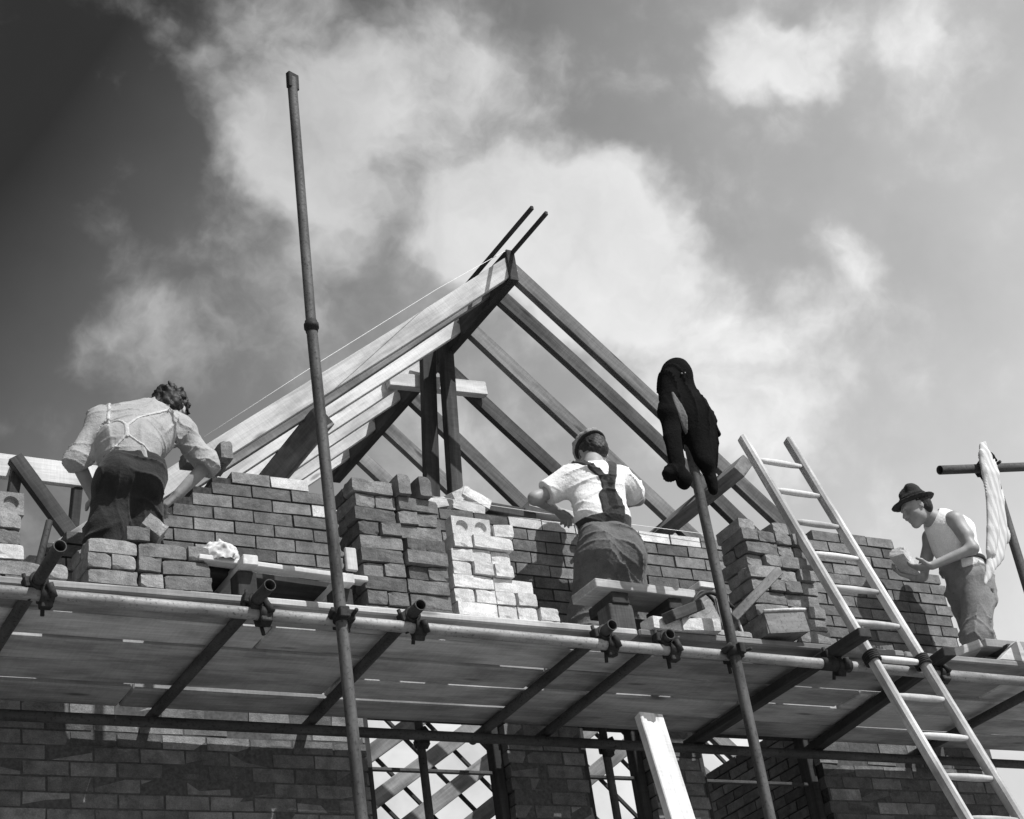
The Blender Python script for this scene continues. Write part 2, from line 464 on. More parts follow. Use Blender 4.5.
def add_head(vol, c, fwd, upv=(0, 0, 1), s=1.0):
    f = unit(fwd); r = unit(np.cross(f, upv)); u = np.cross(r, f); c = np.array(c, float); ax = np.stack([f, r, u])
    P = lambda a, b, h: c+(f*a+r*b+u*h)*s
    vol.op(ell(P(-.012, 0, .030), (.098*s, .077*s, .088*s), ax), .01)
    vol.op(ell(P(.022, 0, -.028), (.070*s, .062*s, .085*s), ax), .03)
    vol.op(cone(P(.02, .035, -.06), P(.062, .012, -.093), .026*s, .020*s), .03); vol.op(cone(P(.02, -.035, -.06), P(.062, -.012, -.093), .026*s, .020*s), .03)
    vol.op(cone(P(.058, -.008, -.098), P(.058, .008, -.098), .019*s, .019*s), .02)
    vol.op(cone(P(.082, .03, .028), P(.086, -.03, .028), .011*s, .011*s), .018)        # brow
    for q in (-1, 1):
        vol.op(ell(P(.088, q*.031, .008), (.016*s, .018*s, .012*s), ax), .012, 'c')
        vol.op(ell(P(.074, q*.031, .008), (.0125*s,)*3, ax), .003)
        vol.op(ell(P(.06, q*.045, -.022), (.026*s, .022*s, .02*s), ax), .02)
        vol.op(ell(P(-.008, q*.078, -.002), (.017*s, .008*s, .031*s), ax), .006)
        vol.op(ell(P(.0, q*.086, -.002), (.008*s, .006*s, .016*s), ax), .004, 'c')
    vol.op(cone(P(.085, 0, .018), P(.112, 0, -.020), .008*s, .0115*s), .010)
    vol.op(cone(P(.098, .009, -.025), P(.098, -.009, -.025), .009*s, .009*s), .006)
    vol.op(cone(P(.088, .018, -.052), P(.088, -.018, -.052), .007*s, .007*s), .006)
    vol.op(cone(P(.085, .016, -.064), P(.085, -.016, -.064), .0075*s, .0075*s), .006)
    vol.op(cone(P(.099, .02, -.0575), P(.099, -.02, -.0575), .0025*s, .0025*s), .004, 'c')
    return f, r, u, ax, P

# ------------------------------------------------------------------ the setting: ground
m_gr, q, b = newmat('site_ground', .95, .1)
tcg = q.n('ShaderNodeTexCoord'); n1 = q.noise(tcg.outputs['Object'], .6, 8, .65).outputs[0]; n2 = q.noise(tcg.outputs['Object'], 9, 5, .7).outputs[0]
q.link(q.math('MULTIPLY', q.mapr(n1, .3, .7, .16, .30), q.mapr(n2, .3, .7, .8, 1.2)), b.inputs['Base Color']); bump(q, b, n2, .05, .8)
bm = bmesh.new(); bmesh.ops.create_grid(bm, x_segments=80, y_segments=80, size=900)
for v in bm.verts:
    rr = max(abs(v.co.x), abs(v.co.y)); v.co.z = 0 if rr < 40 else random.uniform(-.2, .2)
tag(from_bm('ground', bm, m_gr), kind='structure')

# ------------------------------------------------------------------ brickwork
PITCH_X, PITCH_Z = .225, .075
YW = 7.9
def brick_into(V, Fc, x0, x1, y0, y1, z0, z1, j=.0035):
    n = len(V)
    for x in (x0, x1):
        for y in (y0, y1):
            for z in (z0, z1):
                V.append((x+random.uniform(-j, j)*.6, y+random.uniform(-j, j), z+random.uniform(-j, j)*.5))
    Fc += [(n, n+1, n+3, n+2), (n+4, n+6, n+7, n+5), (n, n+4, n+5, n+1), (n+2, n+3, n+7, n+6), (n, n+2, n+6, n+4), (n+1, n+5, n+7, n+3)]
OPEN = [(3.93, 4.76, 3.55, 4.86), (5.24, 5.66, 3.0, 4.86), (6.02, 6.88, 3.2, 4.86)]
ZT = 6.157                                # a bed joint
def wall_top(x):
    if x < 3.26: return ZT-(3.26-x)*.62
    if x < 3.75: return 6.157
    if x < 4.62: return 6.082
    if x < 7.02: return 6.082
    if x < 7.16: return 6.157
    if x < 7.92: return 6.232
    if x < 8.02: return 6.157
    if x < 8.12: return 6.082
    if x < 8.2: return 6.007
    return 5.932
def wall_mesh(x_lo, x_hi, top, opens, z_lo=0.0, depth=.1025, bond_seed=0):
    V, Fc, Mi = [], [], []
    k = 0; z = ZT+.3
    zs = []
    while z > z_lo: zs.append(z-PITCH_Z); z -= PITCH_Z
    for i, zb in enumerate(zs):
        if zb < z_lo: break
        off = (i % 2)*PITCH_X/2
        x = x_lo-off
        while x < x_hi:
            a, e = max(x+.005, x_lo), min(x+PITCH_X-.005, x_hi); x += PITCH_X
            if e-a < .04: continue
            segs = [(a, e)]
            for (o0, o1, oz0, oz1) in opens:
                if zb+.0375 < oz0 or zb+.0375 > oz1: continue
                ns = []
                for s0, s1 in segs:
                    if s1 <= o0 or s0 >= o1: ns.append((s0, s1))
                    else:
                        if s0 < o0-.03: ns.append((s0, o0))
                        if s1 > o1+.03: ns.append((o1, s1))
                segs = ns
            for s0, s1 in segs:
                xm = (s0+s1)/2
                if zb+PITCH_Z > top(xm)+.02: continue
                dy = random.uniform(-.003, .003); n0 = len(Fc)
                brick_into(V, Fc, s0, s1, dy, depth, zb+.010, zb+PITCH_Z)
                tops = zb+PITCH_Z > top(xm)-.02
                pale = (tops and 4.9 < xm < 6.55 and random.random() < .85) or (3.55 < xm < 3.95 and top(xm)-zb < .22 and random.random() < .45)
                Mi += [1 if pale else 0]*6
    return V, Fc, Mi
def mesh_from(name, V, Fc, mats, Mi=None, parent=None, Mw=None):
    me = bpy.data.meshes.new(name); me.from_pydata(V, [], Fc)
    for m in mats: me.materials.append(m)
    if Mi: me.polygons.foreach_set('material_index', Mi)
    me.update(); o = link(bpy.data.objects.new(name, me))
    return place(o, Mw or Matrix.Identity(4), parent)
gw = empty('brick_gable_wall', (2.0, YW, 0), 'unfinished dark brick gable wall behind the scaffold with open window gaps', 'brick wall')
V, Fc, Mi = wall_mesh(.6, 8.28, wall_top, OPEN)
mesh_from('brickwork', V, Fc, [M_brickwall, M_brickpalew], Mi, gw, Matrix.Translation((0, YW, 0)))
# the mortar bed behind and between the bricks, in vertical strips that follow the top
def core(name, xs, top, opens, y0, y1, parent, mat):
    bm = bmesh.new(); eps = .0
    cuts = sorted(set(xs + [o[0] for o in opens] + [o[1] for o in opens]))
    for a, e in zip(cuts, cuts[1:]):
        t = min(top(a+.01), top(e-.01))-.006; xm = (a+e)/2
        zones = [(0.0, t)]
        for o in opens:
            if o[0] < xm < o[1]: zones = [(0.0, o[2]-.005), (o[3]+.07, t)]
        for z0, z1 in zones:
            box_bm(e-a, y1-y0, z1-z0, 0, bm, Matrix.Translation(((a+e)/2, (y0+y1)/2, (z0+z1)/2)))
    return from_bm(name, bm, mat, None, parent)
xs = [.61+i*.1125 for i in range(69)]; xs = [x for x in xs if x < 8.27]
M_shademortar = plain('shade_toned_mortar', .06, .12, 50, .95, .1)  # lower joints toned near the bricks, imitating the flat contrast of shade
xb = [.61, 2.0, 3.0, 8.27]
core('shade_toned_mortar', xb, lambda x: 4.90, [(o[0]-.012, o[1]+.012, o[2], 5.0) for o in OPEN], YW+.0025, YW+.0085, gw, M_shademortar)
core('mortar', xs, wall_top, [(o[0]-.012, o[1]+.012, o[2], o[3]) for o in OPEN], YW+.009, YW+.215, gw, M_mortar)
for o in OPEN:                                   # frames, sills and lintels of the three window gaps
    fr = empty('window_frame', (o[0], YW+.09, o[2])); fr.parent = gw; fr.matrix_basis = Matrix.Translation((o[0]-2.0, .09, o[2]))
    for x in (o[0]+.028, o[1]-.028): beam('jamb', (x, YW+.09, o[2]), (x, YW+.09, o[3]), .08, .05, M_darkwood, fr, (1, 0, 0))
    beam('sill', (o[0], YW+.06, o[2]+.02), (o[1], YW+.06, o[2]+.02), .14, .04, M_darkwood, fr)
    beam('glazing_bar', (o[0]+.055, YW+.09, 4.56), (o[1]-.055, YW+.09, 4.56), .022, .02, M_tubedark, fr)
    beam('lintel', (o[0]-.1, YW+.11, o[3]+.05), (o[1]+.1, YW+.11, o[3]+.05), .16, .09, M_mortar, gw)
# side walls that carry the roof
def side_wall(name, xw, flip, label):
    top = lambda u: 5.56
    V, Fc, Mi = wall_mesh(.22, 3.7, top, [], 0.0)
    w = empty(name, (xw, YW, 0), label, 'brick wall')
    Mw = Matrix.Translation((xw, YW, 0)) @ Matrix.Rotation(R(90), 4, 'Z')
    mesh_from('brickwork', V, Fc, [M_brickwall, M_brickpalew], Mi, w, Mw)
    bm = box_bm(3.46, .2, 5.5, 0); from_bm('mortar', bm, M_mortar, Mw @ Matrix.Translation((1.96, .112, 2.77)), w)
    V2 = [(x, -y+.225, z) for x, y, z in V]
    Fc2 = [tuple(reversed(f)) for f in Fc]; mesh_from('inner_brickwork', V2, Fc2, [M_brickwall, M_brickpalew], Mi, w, Mw)
side_wall('brick_side_wall', 8.27, False, 'brick side wall running back inside the house behind the ladder')
side_wall('brick_side_wall', 2.2, False, 'brick side wall running back behind the bending man in braces')

# ------------------------------------------------------------------ loose bricks
def brick_mesh(kind, chip=1.0):
    b = box_bm(.215, .1025, .066, 0)
    bmesh.ops.subdivide_edges(b, edges=b.edges, cuts=3, use_grid_fill=True)
    for v in b.verts:
        e = sum(abs(abs(c)-h) < 1e-5 for c, h in zip(v.co, (.1075, .05125, .033)))
        if e >= 2:
            for i in range(3): v.co[i] *= 1-(.012 if i == 0 else .03)*random.uniform(.2, 1.2)
        if e == 3 and random.random() < .35*chip: v.co *= random.uniform(.90, .96)
        elif e == 2 and random.random() < .12*chip: v.co *= random.uniform(.95, .98)
        v.co += Vector((random.uniform(-1, 1), random.uniform(-1, 1), random.uniform(-1, 1)))*.0011
    if kind == 'frog':
        fs = [f for f in b.faces if f.normal.z > .8 and abs(f.calc_center_median().y) < .03 and abs(f.calc_center_median().x) < .085]
        vs = {v for f in fs for v in f.verts}
        r = bmesh.ops.inset_region(b, faces=fs, thickness=.006, depth=-.014)
    if kind == 'holes':
        for sx in (-1, 1):
            for v in b.verts:
                d = math.hypot(v.co.x-sx*.052, v.co.y)
                if v.co.z > .03 and d < .03: v.co.z -= .012
    me = bpy.data.meshes.new('brick'); b.to_mesh(me); b.free(); return me
def holes_mesh():
    """a brick whose bed face has two round hollows"""
    b = bmesh.new(); L, Wd, H = .215, .1025, .066; n = 16; loops = []
    top_o = [b.verts.new(p) for p in ((-L/2, -Wd/2, H/2), (0, -Wd/2, H/2), (L/2, -Wd/2, H/2), (L/2, Wd/2, H/2), (0, Wd/2, H/2), (-L/2, Wd/2, H/2))]
    bot = [b.verts.new((v.co.x, v.co.y, -H/2)) for v in top_o]
    for i in range(6): b.faces.new((top_o[i], bot[i], bot[(i+1) % 6], top_o[(i+1) % 6]))
    b.faces.new(bot[::-1])
    for sx, quad in ((-1, (0, 1, 4, 5)), (1, (1, 2, 3, 4))):
        c = Vector((sx*.0525, 0, H/2)); ring = [b.verts.new(c+Vector((.033*math.cos(2*math.pi*i/n), .033*math.sin(2*math.pi*i/n), 0))) for i in range(n)]
        low = [b.verts.new(c+Vector((.027*math.cos(2*math.pi*i/n), .027*math.sin(2*math.pi*i/n), -.016))) for i in range(n)]
        qs = [top_o[i] for i in quad]
        def ang(v): return math.atan2(v.co.y-c.y, v.co.x-c.x) % (2*math.pi)
        cor = sorted(qs, key=ang); rg = sorted(ring, key=ang)
        for i in range(4):
            a, e = cor[i], cor[(i+1) % 4]; t0, t1 = ang(a), ang(e)
            if t1 < t0: t1 += 2*math.pi
            arc = [v for t in (0, 1) for v in rg if t0-.21 <= ang(v)+t*2*math.pi <= t1+.21]
            arc = sorted(arc, key=lambda v: ang(v) if ang(v) >= t0-.21 else ang(v)+2*math.pi)
            try: b.faces.new([a]+arc+[e]) if False else b.faces.new([e]+arc[::-1]+[a])
            except ValueError: pass
        for i in range(n):
            b.faces.new((ring[i], ring[(i+1) % n], low[(i+1) % n], low[i]))
        b.faces.new(low)
    bmesh.ops.recalc_face_normals(b, faces=b.faces)
    me = bpy.data.meshes.new('brick_hollowed'); b.to_mesh(me); b.free(); return me
BM = {}
for nm, mt in (('dark', M_brick), ('pale', M_brickpale), ('mid', M_brickmid)):
    BM[nm] = []
    for i in range(5):
        me = brick_mesh('plain', .35 if nm == 'pale' else 1.0); me.materials.append(mt); BM[nm].append(me)
    me = brick_mesh('frog'); me.materials.append(mt); BM[nm+'_frog'] = [me]
    me = holes_mesh(); me.materials.append(mt); BM[nm+'_holes'] = [me]
PT = 4.80                                       # top of the platform boards
def brick(kind, c, rz=0.0, rx=0.0, ry=0.0, label=None, group=None):
    o = link(bpy.data.objects.new('brick', random.choice(BM[kind])))
    o.matrix_basis = Matrix.Translation(c) @ Matrix.Rotation(rz, 4, 'Z') @ Matrix.Rotation(ry, 4, 'Y') @ Matrix.Rotation(rx, 4, 'X')
    return tag(o, label, 'brick', group)
ORD = ['', 'first', 'second', 'third', 'fourth', 'fifth', 'sixth', 'seventh', 'eighth', 'ninth', 'tenth', 'eleventh', 'twelfth']
def stack(rows, y, kind, what, group, cz=.0715, jit=.004, z0=PT, ry=1.2):
    """rows from the bottom: [(x start, 'SHH...'), ...]; S shows a long side, H a short end; a behind-row fills the stretchers"""
    nrow = len(rows); k = -1
    for k, (x, pat) in enumerate(rows):
        z = z0+k*cz+.033; n = 0; tot = len(pat.replace('.', ''))
        course = 'top course' if k == nrow-1 else f'{ORD[nrow-k]} course from top'
        for ch in pat:
            w = .215 if ch in 'Ss' else .1025
            kd = kind(k, n) if callable(kind) else kind
            if ch != '.':
                n += 1
                side = 'long side' if ch in 'Ss' else 'short end'
                pos = f'{ORD[n]} from left'
                lab = f'{what}, {course}, {pos}'
                yy = y+random.uniform(-jit, jit)-(.022 if ch in 'sh' else 0)
                r = R(random.gauss(0, ry)); tilt = R(random.gauss(0, .6))
                if ch in 'Ss': brick(kd, (x+w/2, yy+.05125, z), r, 0, tilt, lab, group)
                else: brick(kd, (x+w/2, yy+.1075, z), R(90)+r, tilt, 0, lab, group)
                if ch in 'Ss' and n == 1 and x+w/2 < 6.0:   # its rear neighbour, whose end shows on the stack's left side
                    brick(kd, (x+w/2+random.uniform(-jit, jit), yy+.163, z), r*.5, 0, 0, f'{what}, {course}, behind first from left', group)
            x += w+.009
gB, gC, gE, gD, gF = 'bricks of the dark stack beside the pale stack', 'pale bricks of the stepped stack', 'bricks of the stack near the ladder', 'bricks of the pile at the braces man', 'bricks of the pile at the far left'
B = [(3.415, 'SS'), (3.42, 'HHS'), (3.415, 'SS'), (3.42, 'HHHH'), (3.415, 'Ss'), (3.425, 'SHH'), (3.42, 'HHS'), (3.405, 'SHH'), (3.41, 'HHS'), (3.4, 'S')]
stack(B, 6.71, 'dark', 'dark brick, tall stack left of pale stack', gB, jit=.011, ry=1.8)
for i, x in enumerate((3.665, 3.772)):
    brick('dark', (x, 6.78, PT+9*.0715+.0515), R(90+3*i), R(90), R(0), ('dark brick on end atop the tall dark stack, left of two', 'dark brick on end atop the tall dark stack, right of two')[i], gB)
C = [(3.90, 'HHSHH'), (3.905, 'SHHH'), (3.91, 'HHHH'), (3.905, 'SS'), (3.91, 'HHH'), (3.915, 'SH'), (3.925, 'HS')]
stack(C, 6.74, 'pale', 'pale brick, stepped stack', gC, jit=.015, ry=2.0)
brick('pale_holes', (4.055, 6.80, PT+7*.0715+.0525), R(1), R(90), 0, 'pale brick on edge with two round hollows atop stepped pale stack', gC)
brick('pale', (4.235, 6.84, PT+7*.0715+.034), R(80), 0, 0, 'pale brick end-on beside the hollowed brick atop stepped stack', gC)
E_ = [(5.685, 'HHHH'), (5.69, 'SS'), (5.685, 'HHS'), (5.69, 'SHH'), (5.685, 'SS'), (5.69, 'HHHH'), (5.68, 'SHh'), (5.69, 'HHS'), (5.695, 'sHH'), (5.69, 'HHHH'), (5.70, 'H.H')]
stack(E_, 6.74, 'mid', 'rough brick, leaning stack left of ladder', gE, jit=.018, ry=3.2)
D_ = [(2.135, 'HH.HS'), (2.14, 'SHS'), (2.135, 'HHHS'), (2.14, 'SSH')]
stack(D_, 6.73, 'mid', 'grey brick, low pile before braces man', gD, jit=.01)
brick('mid', (2.375, 6.83, PT+4*.0715+.033), R(84), 0, 0, 'grey brick lying end-on atop the low pile', gD)
brick('mid', (2.452, 6.83, PT+4*.0715+.083), R(84), R(38), 0, 'grey brick tipped on its edge atop the low pile', gD)
F_ = [(1.56, 'SH'), (1.50, 'SSH'), (1.54, 'SH'), (1.53, 'HHH'), (1.53, 'SH')]
kf = ['mid', 'mid', 'pale', 'mid', 'mid']
stack(F_, 6.72, lambda k, n: kf[k], 'brick, small pile at far left', gF, jit=.006)
brick('mid_holes', (1.765, 6.77, PT+5*.0715+.0525), R(1), R(90), 0, 'grey brick on edge with two round hollows at far left', gF)
for i, (x, y, rz) in enumerate(((4.98, 6.62, 4), (5.16, 6.6, -6))):
    brick('pale', (x, y, PT+.033), R(rz), 0, 0, ('pale brick lying under the right end of the mason\'s board', 'pale brick lying by the foot of the tool bag')[i], 'loose pale bricks on the platform')

# pale rubble blocks on the wall top behind the pale stack
for i, (x, z, rx, ry, s) in enumerate(((4.50, 6.11, 0, -14, 1.0), (4.74, 6.115, 0, 6, 1.0), (4.80, 6.185, 0, 22, .9), (4.70, 6.20, 8, -30, .7))):
    o = brick('pale', (x, 7.955, z), R(3*i), R(rx), R(ry), ('pale brick tilted left of the hanging post foot', 'pale brick bedded on the wall top behind the pale stack',
              'pale brick lying askew over the wall top bricks', 'broken pale brick tipped up beside the post foot')[i], 'pale bricks on the wall top')
    o.scale = (s, 1, 1)
def timber(name, p0, p1, w, h, mat, label, cat='timber', upv=(0, 0, 1), roll=0, group=None, wob=0):
    return tag(beam(name, p0, p1, w, h, mat, None, upv, roll, wob=wob), label, cat, group)
timber('timber_offcut', (4.84, 8.0, 6.165), (5.20, 7.97, 6.125), .10, .06, M_roofdark, 'grey timber offcut lying on the wall top left of pale plank')
timber('short_plank', (5.13, 7.93, 6.165), (5.56, 7.95, 6.115), .11, .05, M_pale, 'pale short plank lying on wall top beside the capped mason', 'plank', roll=R(-8))
brick('dark', (3.16, 7.955, 6.157+.006+.033+.03), R(2), R(4), R(-4), 'dark brick lying on the raked shoulder of the gable wall', 'bricks on the wall shoulder')
brick('dark', (3.27, 7.955, 6.20+.06), R(88), R(90), R(0), 'dark brick standing on end atop the gable wall shoulder', 'bricks on the wall shoulder')

# ------------------------------------------------------------------ roof frame
AX, AZ_ = 5.455, 8.16
SR, SLf = math.tan(R(42.9)), math.tan(R(38.3))
rf = empty('roof_frame', (AX, 8.15, 5.6), 'open timber roof frame of bare rafters rising behind the gable wall', 'roof frame')
def ridge_pt(y, dz=0): return (AX, y, AZ_+dz)
YR = [8.17, 8.42, 8.85, 9.30, 9.80, 10.24, 10.69]
nR = Vector((SR, 0, 1)).normalized(); nL = Vector((-SLf, 0, 1)).normalized()
for i, y in enumerate(YR):
    xr, xl = 8.2, 2.35
    a = Vector((AX+.02, y, AZ_-.02*SR)); e = Vector((xr, y, AZ_-(xr-AX)*SR))
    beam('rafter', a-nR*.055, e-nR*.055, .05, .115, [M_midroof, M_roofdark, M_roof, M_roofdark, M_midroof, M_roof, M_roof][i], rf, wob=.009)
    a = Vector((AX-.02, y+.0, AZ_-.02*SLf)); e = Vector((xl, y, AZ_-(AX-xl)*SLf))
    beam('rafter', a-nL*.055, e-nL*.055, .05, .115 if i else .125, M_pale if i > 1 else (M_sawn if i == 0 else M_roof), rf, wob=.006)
beam('ridge_board', (AX, 8.12, AZ_-.085), (AX, 11.0, AZ_-.085), .062, .24, M_darkwood, rf)
for dx, z, y1 in ((-.115, -.03, 7.62), (.015, -.015, 7.66)):
    beam('ridge_lath', (AX+dx, 8.55, AZ_+z+.03), (AX+dx, y1, AZ_+z+.03), .022, .03, M_darkwood, rf)
def purlin(x, z, y0, y1, name='purlin', mat=M_darkwood, w=.075, h=.17, n=None):
    return beam(name, (x, y0, z), (x, y1, z), w, h, mat, rf, n)
purlin(4.075, 6.835, 8.31, 10.9, n=nL, h=.15, mat=M_roof)
purlin(6.83, 6.66, 7.92, 10.9, mat=M_roof, n=nR, h=.15, w=.09)
beam('collar', (5.04, 9.235, 7.78), (5.80, 9.235, 7.82), .06, .105, M_pale, rf)
beam('post', (5.335, 9.15, 8.05), (5.215, 9.15, 6.85), .10, .06, M_darkwood, rf, (0, 1, 0))
beam('post', (5.43, 9.06, 8.05), (5.335, 9.06, 6.72), .085, .075, M_roofdark, rf, (0, 1, 0))
# string lines
tag(wire('string_line', [(3.14, 7.84, 6.315), (3.9, 7.92, 6.955), (4.84, 8.09, 7.745), (5.43, 8.13, 8.19)], .0017, M_string), 'thin white string line stretched up beside the left roof slope', 'string', 'masons string lines')
tag(wire('string_line', [(4.45, 7.87, 6.135), (5.2, 7.875, 6.112), (6.42, 7.87, 6.095)], .0018, M_string), 'thin pale string line stretched level along the wall top', 'string', 'masons string lines')

# the lattice of the roof behind, seen through the window gaps
rr = empty('rear_roof_frame', (6.4, 11.0, 5.0), 'dark lattice of rafters and battens seen through the window gaps', 'roof frame')
for z0 in (6.42, 6.08, 5.73, 5.385, 5.05, 4.72, 4.38):
    beam('rafter', (4.6, 11.2, z0-.8*.67), (8.0, 11.2, z0+2.6*.67), .05, .12, M_roof, rr)
for i in range(12):
    x = 4.7+i*.32
    if i % 5 == 3: x += .05
    dz = random.uniform(-.03, .03)
    beam('batten', (x, 11.27, 6.25+dz+(x-5.6)*.12), (x+1.35, 11.27, 4.85+dz+(x-5.6)*.12), .02, .032, M_darkwood, rr)
# trestle-like frame at the far left
tf = empty('plank_trestle', (2.4, 9.0, 5.5), 'pale plank on dark timber props standing at the far left', 'trestle')
beam('plank', (1.7, 9.0, 6.66), (3.12, 9.03, 6.655), .04, .15, M_pale, tf)
beam('prop', (2.455, 8.95, 6.67), (2.27, 8.95, 5.4), .06, .07, M_darkwood, tf)
beam('prop', (2.83, 9.06, 6.64), (2.70, 9.06, 5.4), .05, .08, M_darkwood, tf)
beam('brace', (2.42, 8.90, 6.655), (2.76, 8.87, 6.14), .06, .085, M_roofdark, tf)
timber('rail_plank', (1.6, 9.6, 6.33), (3.1, 9.6, 6.30), .05, .05, M_pale, 'thin pale rail seen low at far left behind brick pile', 'plank')
tag(tube('scaffold_pole', (1.99, 7.2, 4.85), (2.115, 7.2, 5.385), .016, M_tubedark), 'short dark pole leaning behind the far left brick pile', 'pole')

# ------------------------------------------------------------------ scaffold
scf = empty('scaffold', (5.24, 6.5, 0), 'tubular steel scaffold carrying the board platform along the wall', 'scaffold')
def lz(x): return 4.692-.0095*(x-1)
TR = .0265
def clamp(p, d, parent, r=TR):
    """coupler: split collar with lugs, bolt and nut, round the direction d"""
    bm = lathe_x([(-.028, r+.001), (-.028, r+.012), (.028, r+.012), (.028, r+.001)], 16)
    box_bm(.05, .03, .045, .004, bm, Matrix.Translation((0, r+.016, 0)))
    box_bm(.05, .045, .03, .004, bm, Matrix.Translation((0, 0, -r-.014)))
    lathe_x([(-.055, 0), (-.055, .009), (.06, .009), (.06, 0)], 8, bm, Matrix.Translation((0, r+.02, -.012)) @ Matrix.Rotation(R(90), 4, 'Y'))
    lathe_x([(-.03, 0), (-.03, .016), (.03, .016), (.03, 0)], 6, bm, Matrix.Translation((.012, -r-.012, .01)) @ Matrix.Rotation(R(70), 4, 'Y'))
    m, L = frame(Vector(p)-Vector(d).normalized()*.02, Vector(p)+Vector(d).normalized()*.02)
    return from_bm('coupler', bm, M_iron, m @ Matrix.Rotation(R(random.uniform(-25, 25)), 4, 'X'), parent)
ld = tube('ledger', (.7, 6.5, lz(.7)), (5.9, 6.5, lz(5.9)), TR, M_ledger, scf); 
ld2 = tube('ledger', (5.9, 6.5, lz(5.9)), (9.4, 6.5, lz(9.4)), TR, M_ledger, scf)
from_bm('sleeve', lathe_x([(-.09, TR), (-.09, TR+.007), (.09, TR+.007), (.09, TR)], 18), M_iron, frame((5.8, 6.5, lz(5.8)), (6.0, 6.5, lz(6.0)))[0], ld2)
tube('ledger', (.7, 7.76, 4.672), (9.4, 7.76, 4.655), TR, M_tubedark, scf)
s1 = tube('standard', (3.163, 6.447, 0), (3.15, 6.447, 6.14), TR, M_pole, scf)
s1b = tube('standard', (3.15, 6.447, 6.14), (3.178, 6.447, 7.66), TR*.94, M_pole, scf)
from_bm('sleeve', lathe_x([(-.03, TR), (-.03, TR+.003), (-.012, TR+.003), (-.01, TR+.009), (.014, TR+.009), (.016, TR+.003), (.03, TR+.003), (.03, TR)], 18), M_iron, frame((3.15, 6.447, 6.1), (3.15, 6.447, 6.2))[0], s1)
beam('flattened_end', (3.177, 6.443, 7.59), (3.181, 6.443, 7.69), .03, .066, M_iron, s1b, (1, .3, 0))
s2 = tube('standard', (5.262, 6.447, 0), (5.225, 6.447, 6.21), TR, M_pole, scf)
s3 = tube('standard', (7.385, 6.447, 0), (7.375, 6.447, 6.02), TR, M_pole, scf)
for s_, x in ((s1, 3.155), (s2, 5.235), (s3, 7.378)):
    clamp((x, 6.447, lz(x)), (0, 0, 1), s_); clamp((x+.03, 6.5, lz(x)), (1, 0, 0), s_)
PL = [((1.853, 6.17), (1.87, 7.95), 't'), ((2.785, 6.33), (2.78, 7.95), 't'), ((3.512, 6.38), (3.60, 7.95), 't'), ((4.52, 6.40), (4.585, 7.95), 't'),
      ((4.87, 6.44), (4.96, 7.95), 't'), ((5.89, 6.22), (5.935, 7.88), 'w'), ((6.545, 6.34), (6.80, 7.88), 'w'), ((7.5, 6.36), (7.58, 7.95), 't')]
for i, (a, e, t) in enumerate(PL):
    za, ze = lz(a[0])+.0535, 4.672+.0535
    if t == 't': p = tube('putlog', (*a, za+.004), (*e, ze), TR, M_tubedark, scf)
    else: p = beam('putlog', (*a, za+.004), (*e, ze), .075, .05, M_darkwood, scf)
    xm = a[0]+(e[0]-a[0])*((6.5-a[1])/(e[1]-a[1]))
    clamp((xm, 6.5, lz(xm)+.0535), (0, 1, 0), p); clamp((xm+.035, 6.5, lz(xm)), (1, 0, 0), p)
ct = tube('cross_tube', (7.02, 6.50, 5.905), (8.5, 6.50, 6.14), TR, M_tubedark, scf)
clamp((7.378, 6.48, 5.965), (0, 0, 1), ct); clamp((7.378, 6.50, 5.962), (1, 0, .15), ct)
for x, y0 in ((4.20, 0), (5.325, 0)):
    s_ = tube('standard', (x, 7.81, 0), (x, 7.81, 4.86), .022, M_tubedark, scf); clamp((x, 7.79, 4.66), (1, 0, 0), s_)

# boards of the platform
def board(x0, x1, y, label, dz=0.0, mat=M_board, rz=0.0):
    z = 4.781+dz
    m, L = frame((x0, y, z), (x1, y, z)); m = m @ Matrix.Rotation(R(rz), 4, 'Z')
    o = from_bm('scaffold_board', box_bm(L, random.choice((.2275, .2275, .2265, .2255, .2205)), .038, .008, segs=12, wob=.0012), mat, m)
    return tag(o, label, 'plank', 'boards of the scaffold platform')
rowname = ['outermost row', 'second row from the outer edge', 'middle row', 'second row from the wall', 'row nearest the wall']
cutx = [[1.0, 1.872, 2.80, 4.80, 6.48, 8.9], [.8, 3.0, 5.0, 7.4, 8.9], [.8, 4.55, 6.55, 8.9], [.8, 3.55, 5.9, 8.9], [.8, 2.6, 4.6, 6.8, 8.9]]
where = ['far left end', 'left stretch', 'left of the middle', 'middle stretch', 'right of the middle', 'right end']
for r_, xs_ in enumerate(cutx):
    n = len(xs_)-1
    for j in range(n):
        w = {3: ['left', 'middle', 'right'], 4: ['left', 'second from left', 'second from right', 'right'], 5: ['far left', 'second from left', 'middle', 'second from right', 'far right']}[n][j]
        board(xs_[j]+.004, xs_[j+1]-.004, 6.702+.243*r_+random.uniform(-.0008, .0008), f'grey scaffold board, {rowname[r_]} of the platform, {w} board', (random.uniform(0, .003) if r_ < 2 else random.choice((-.014, -.008, .0, .002))), rz=random.uniform(-.05, .05))

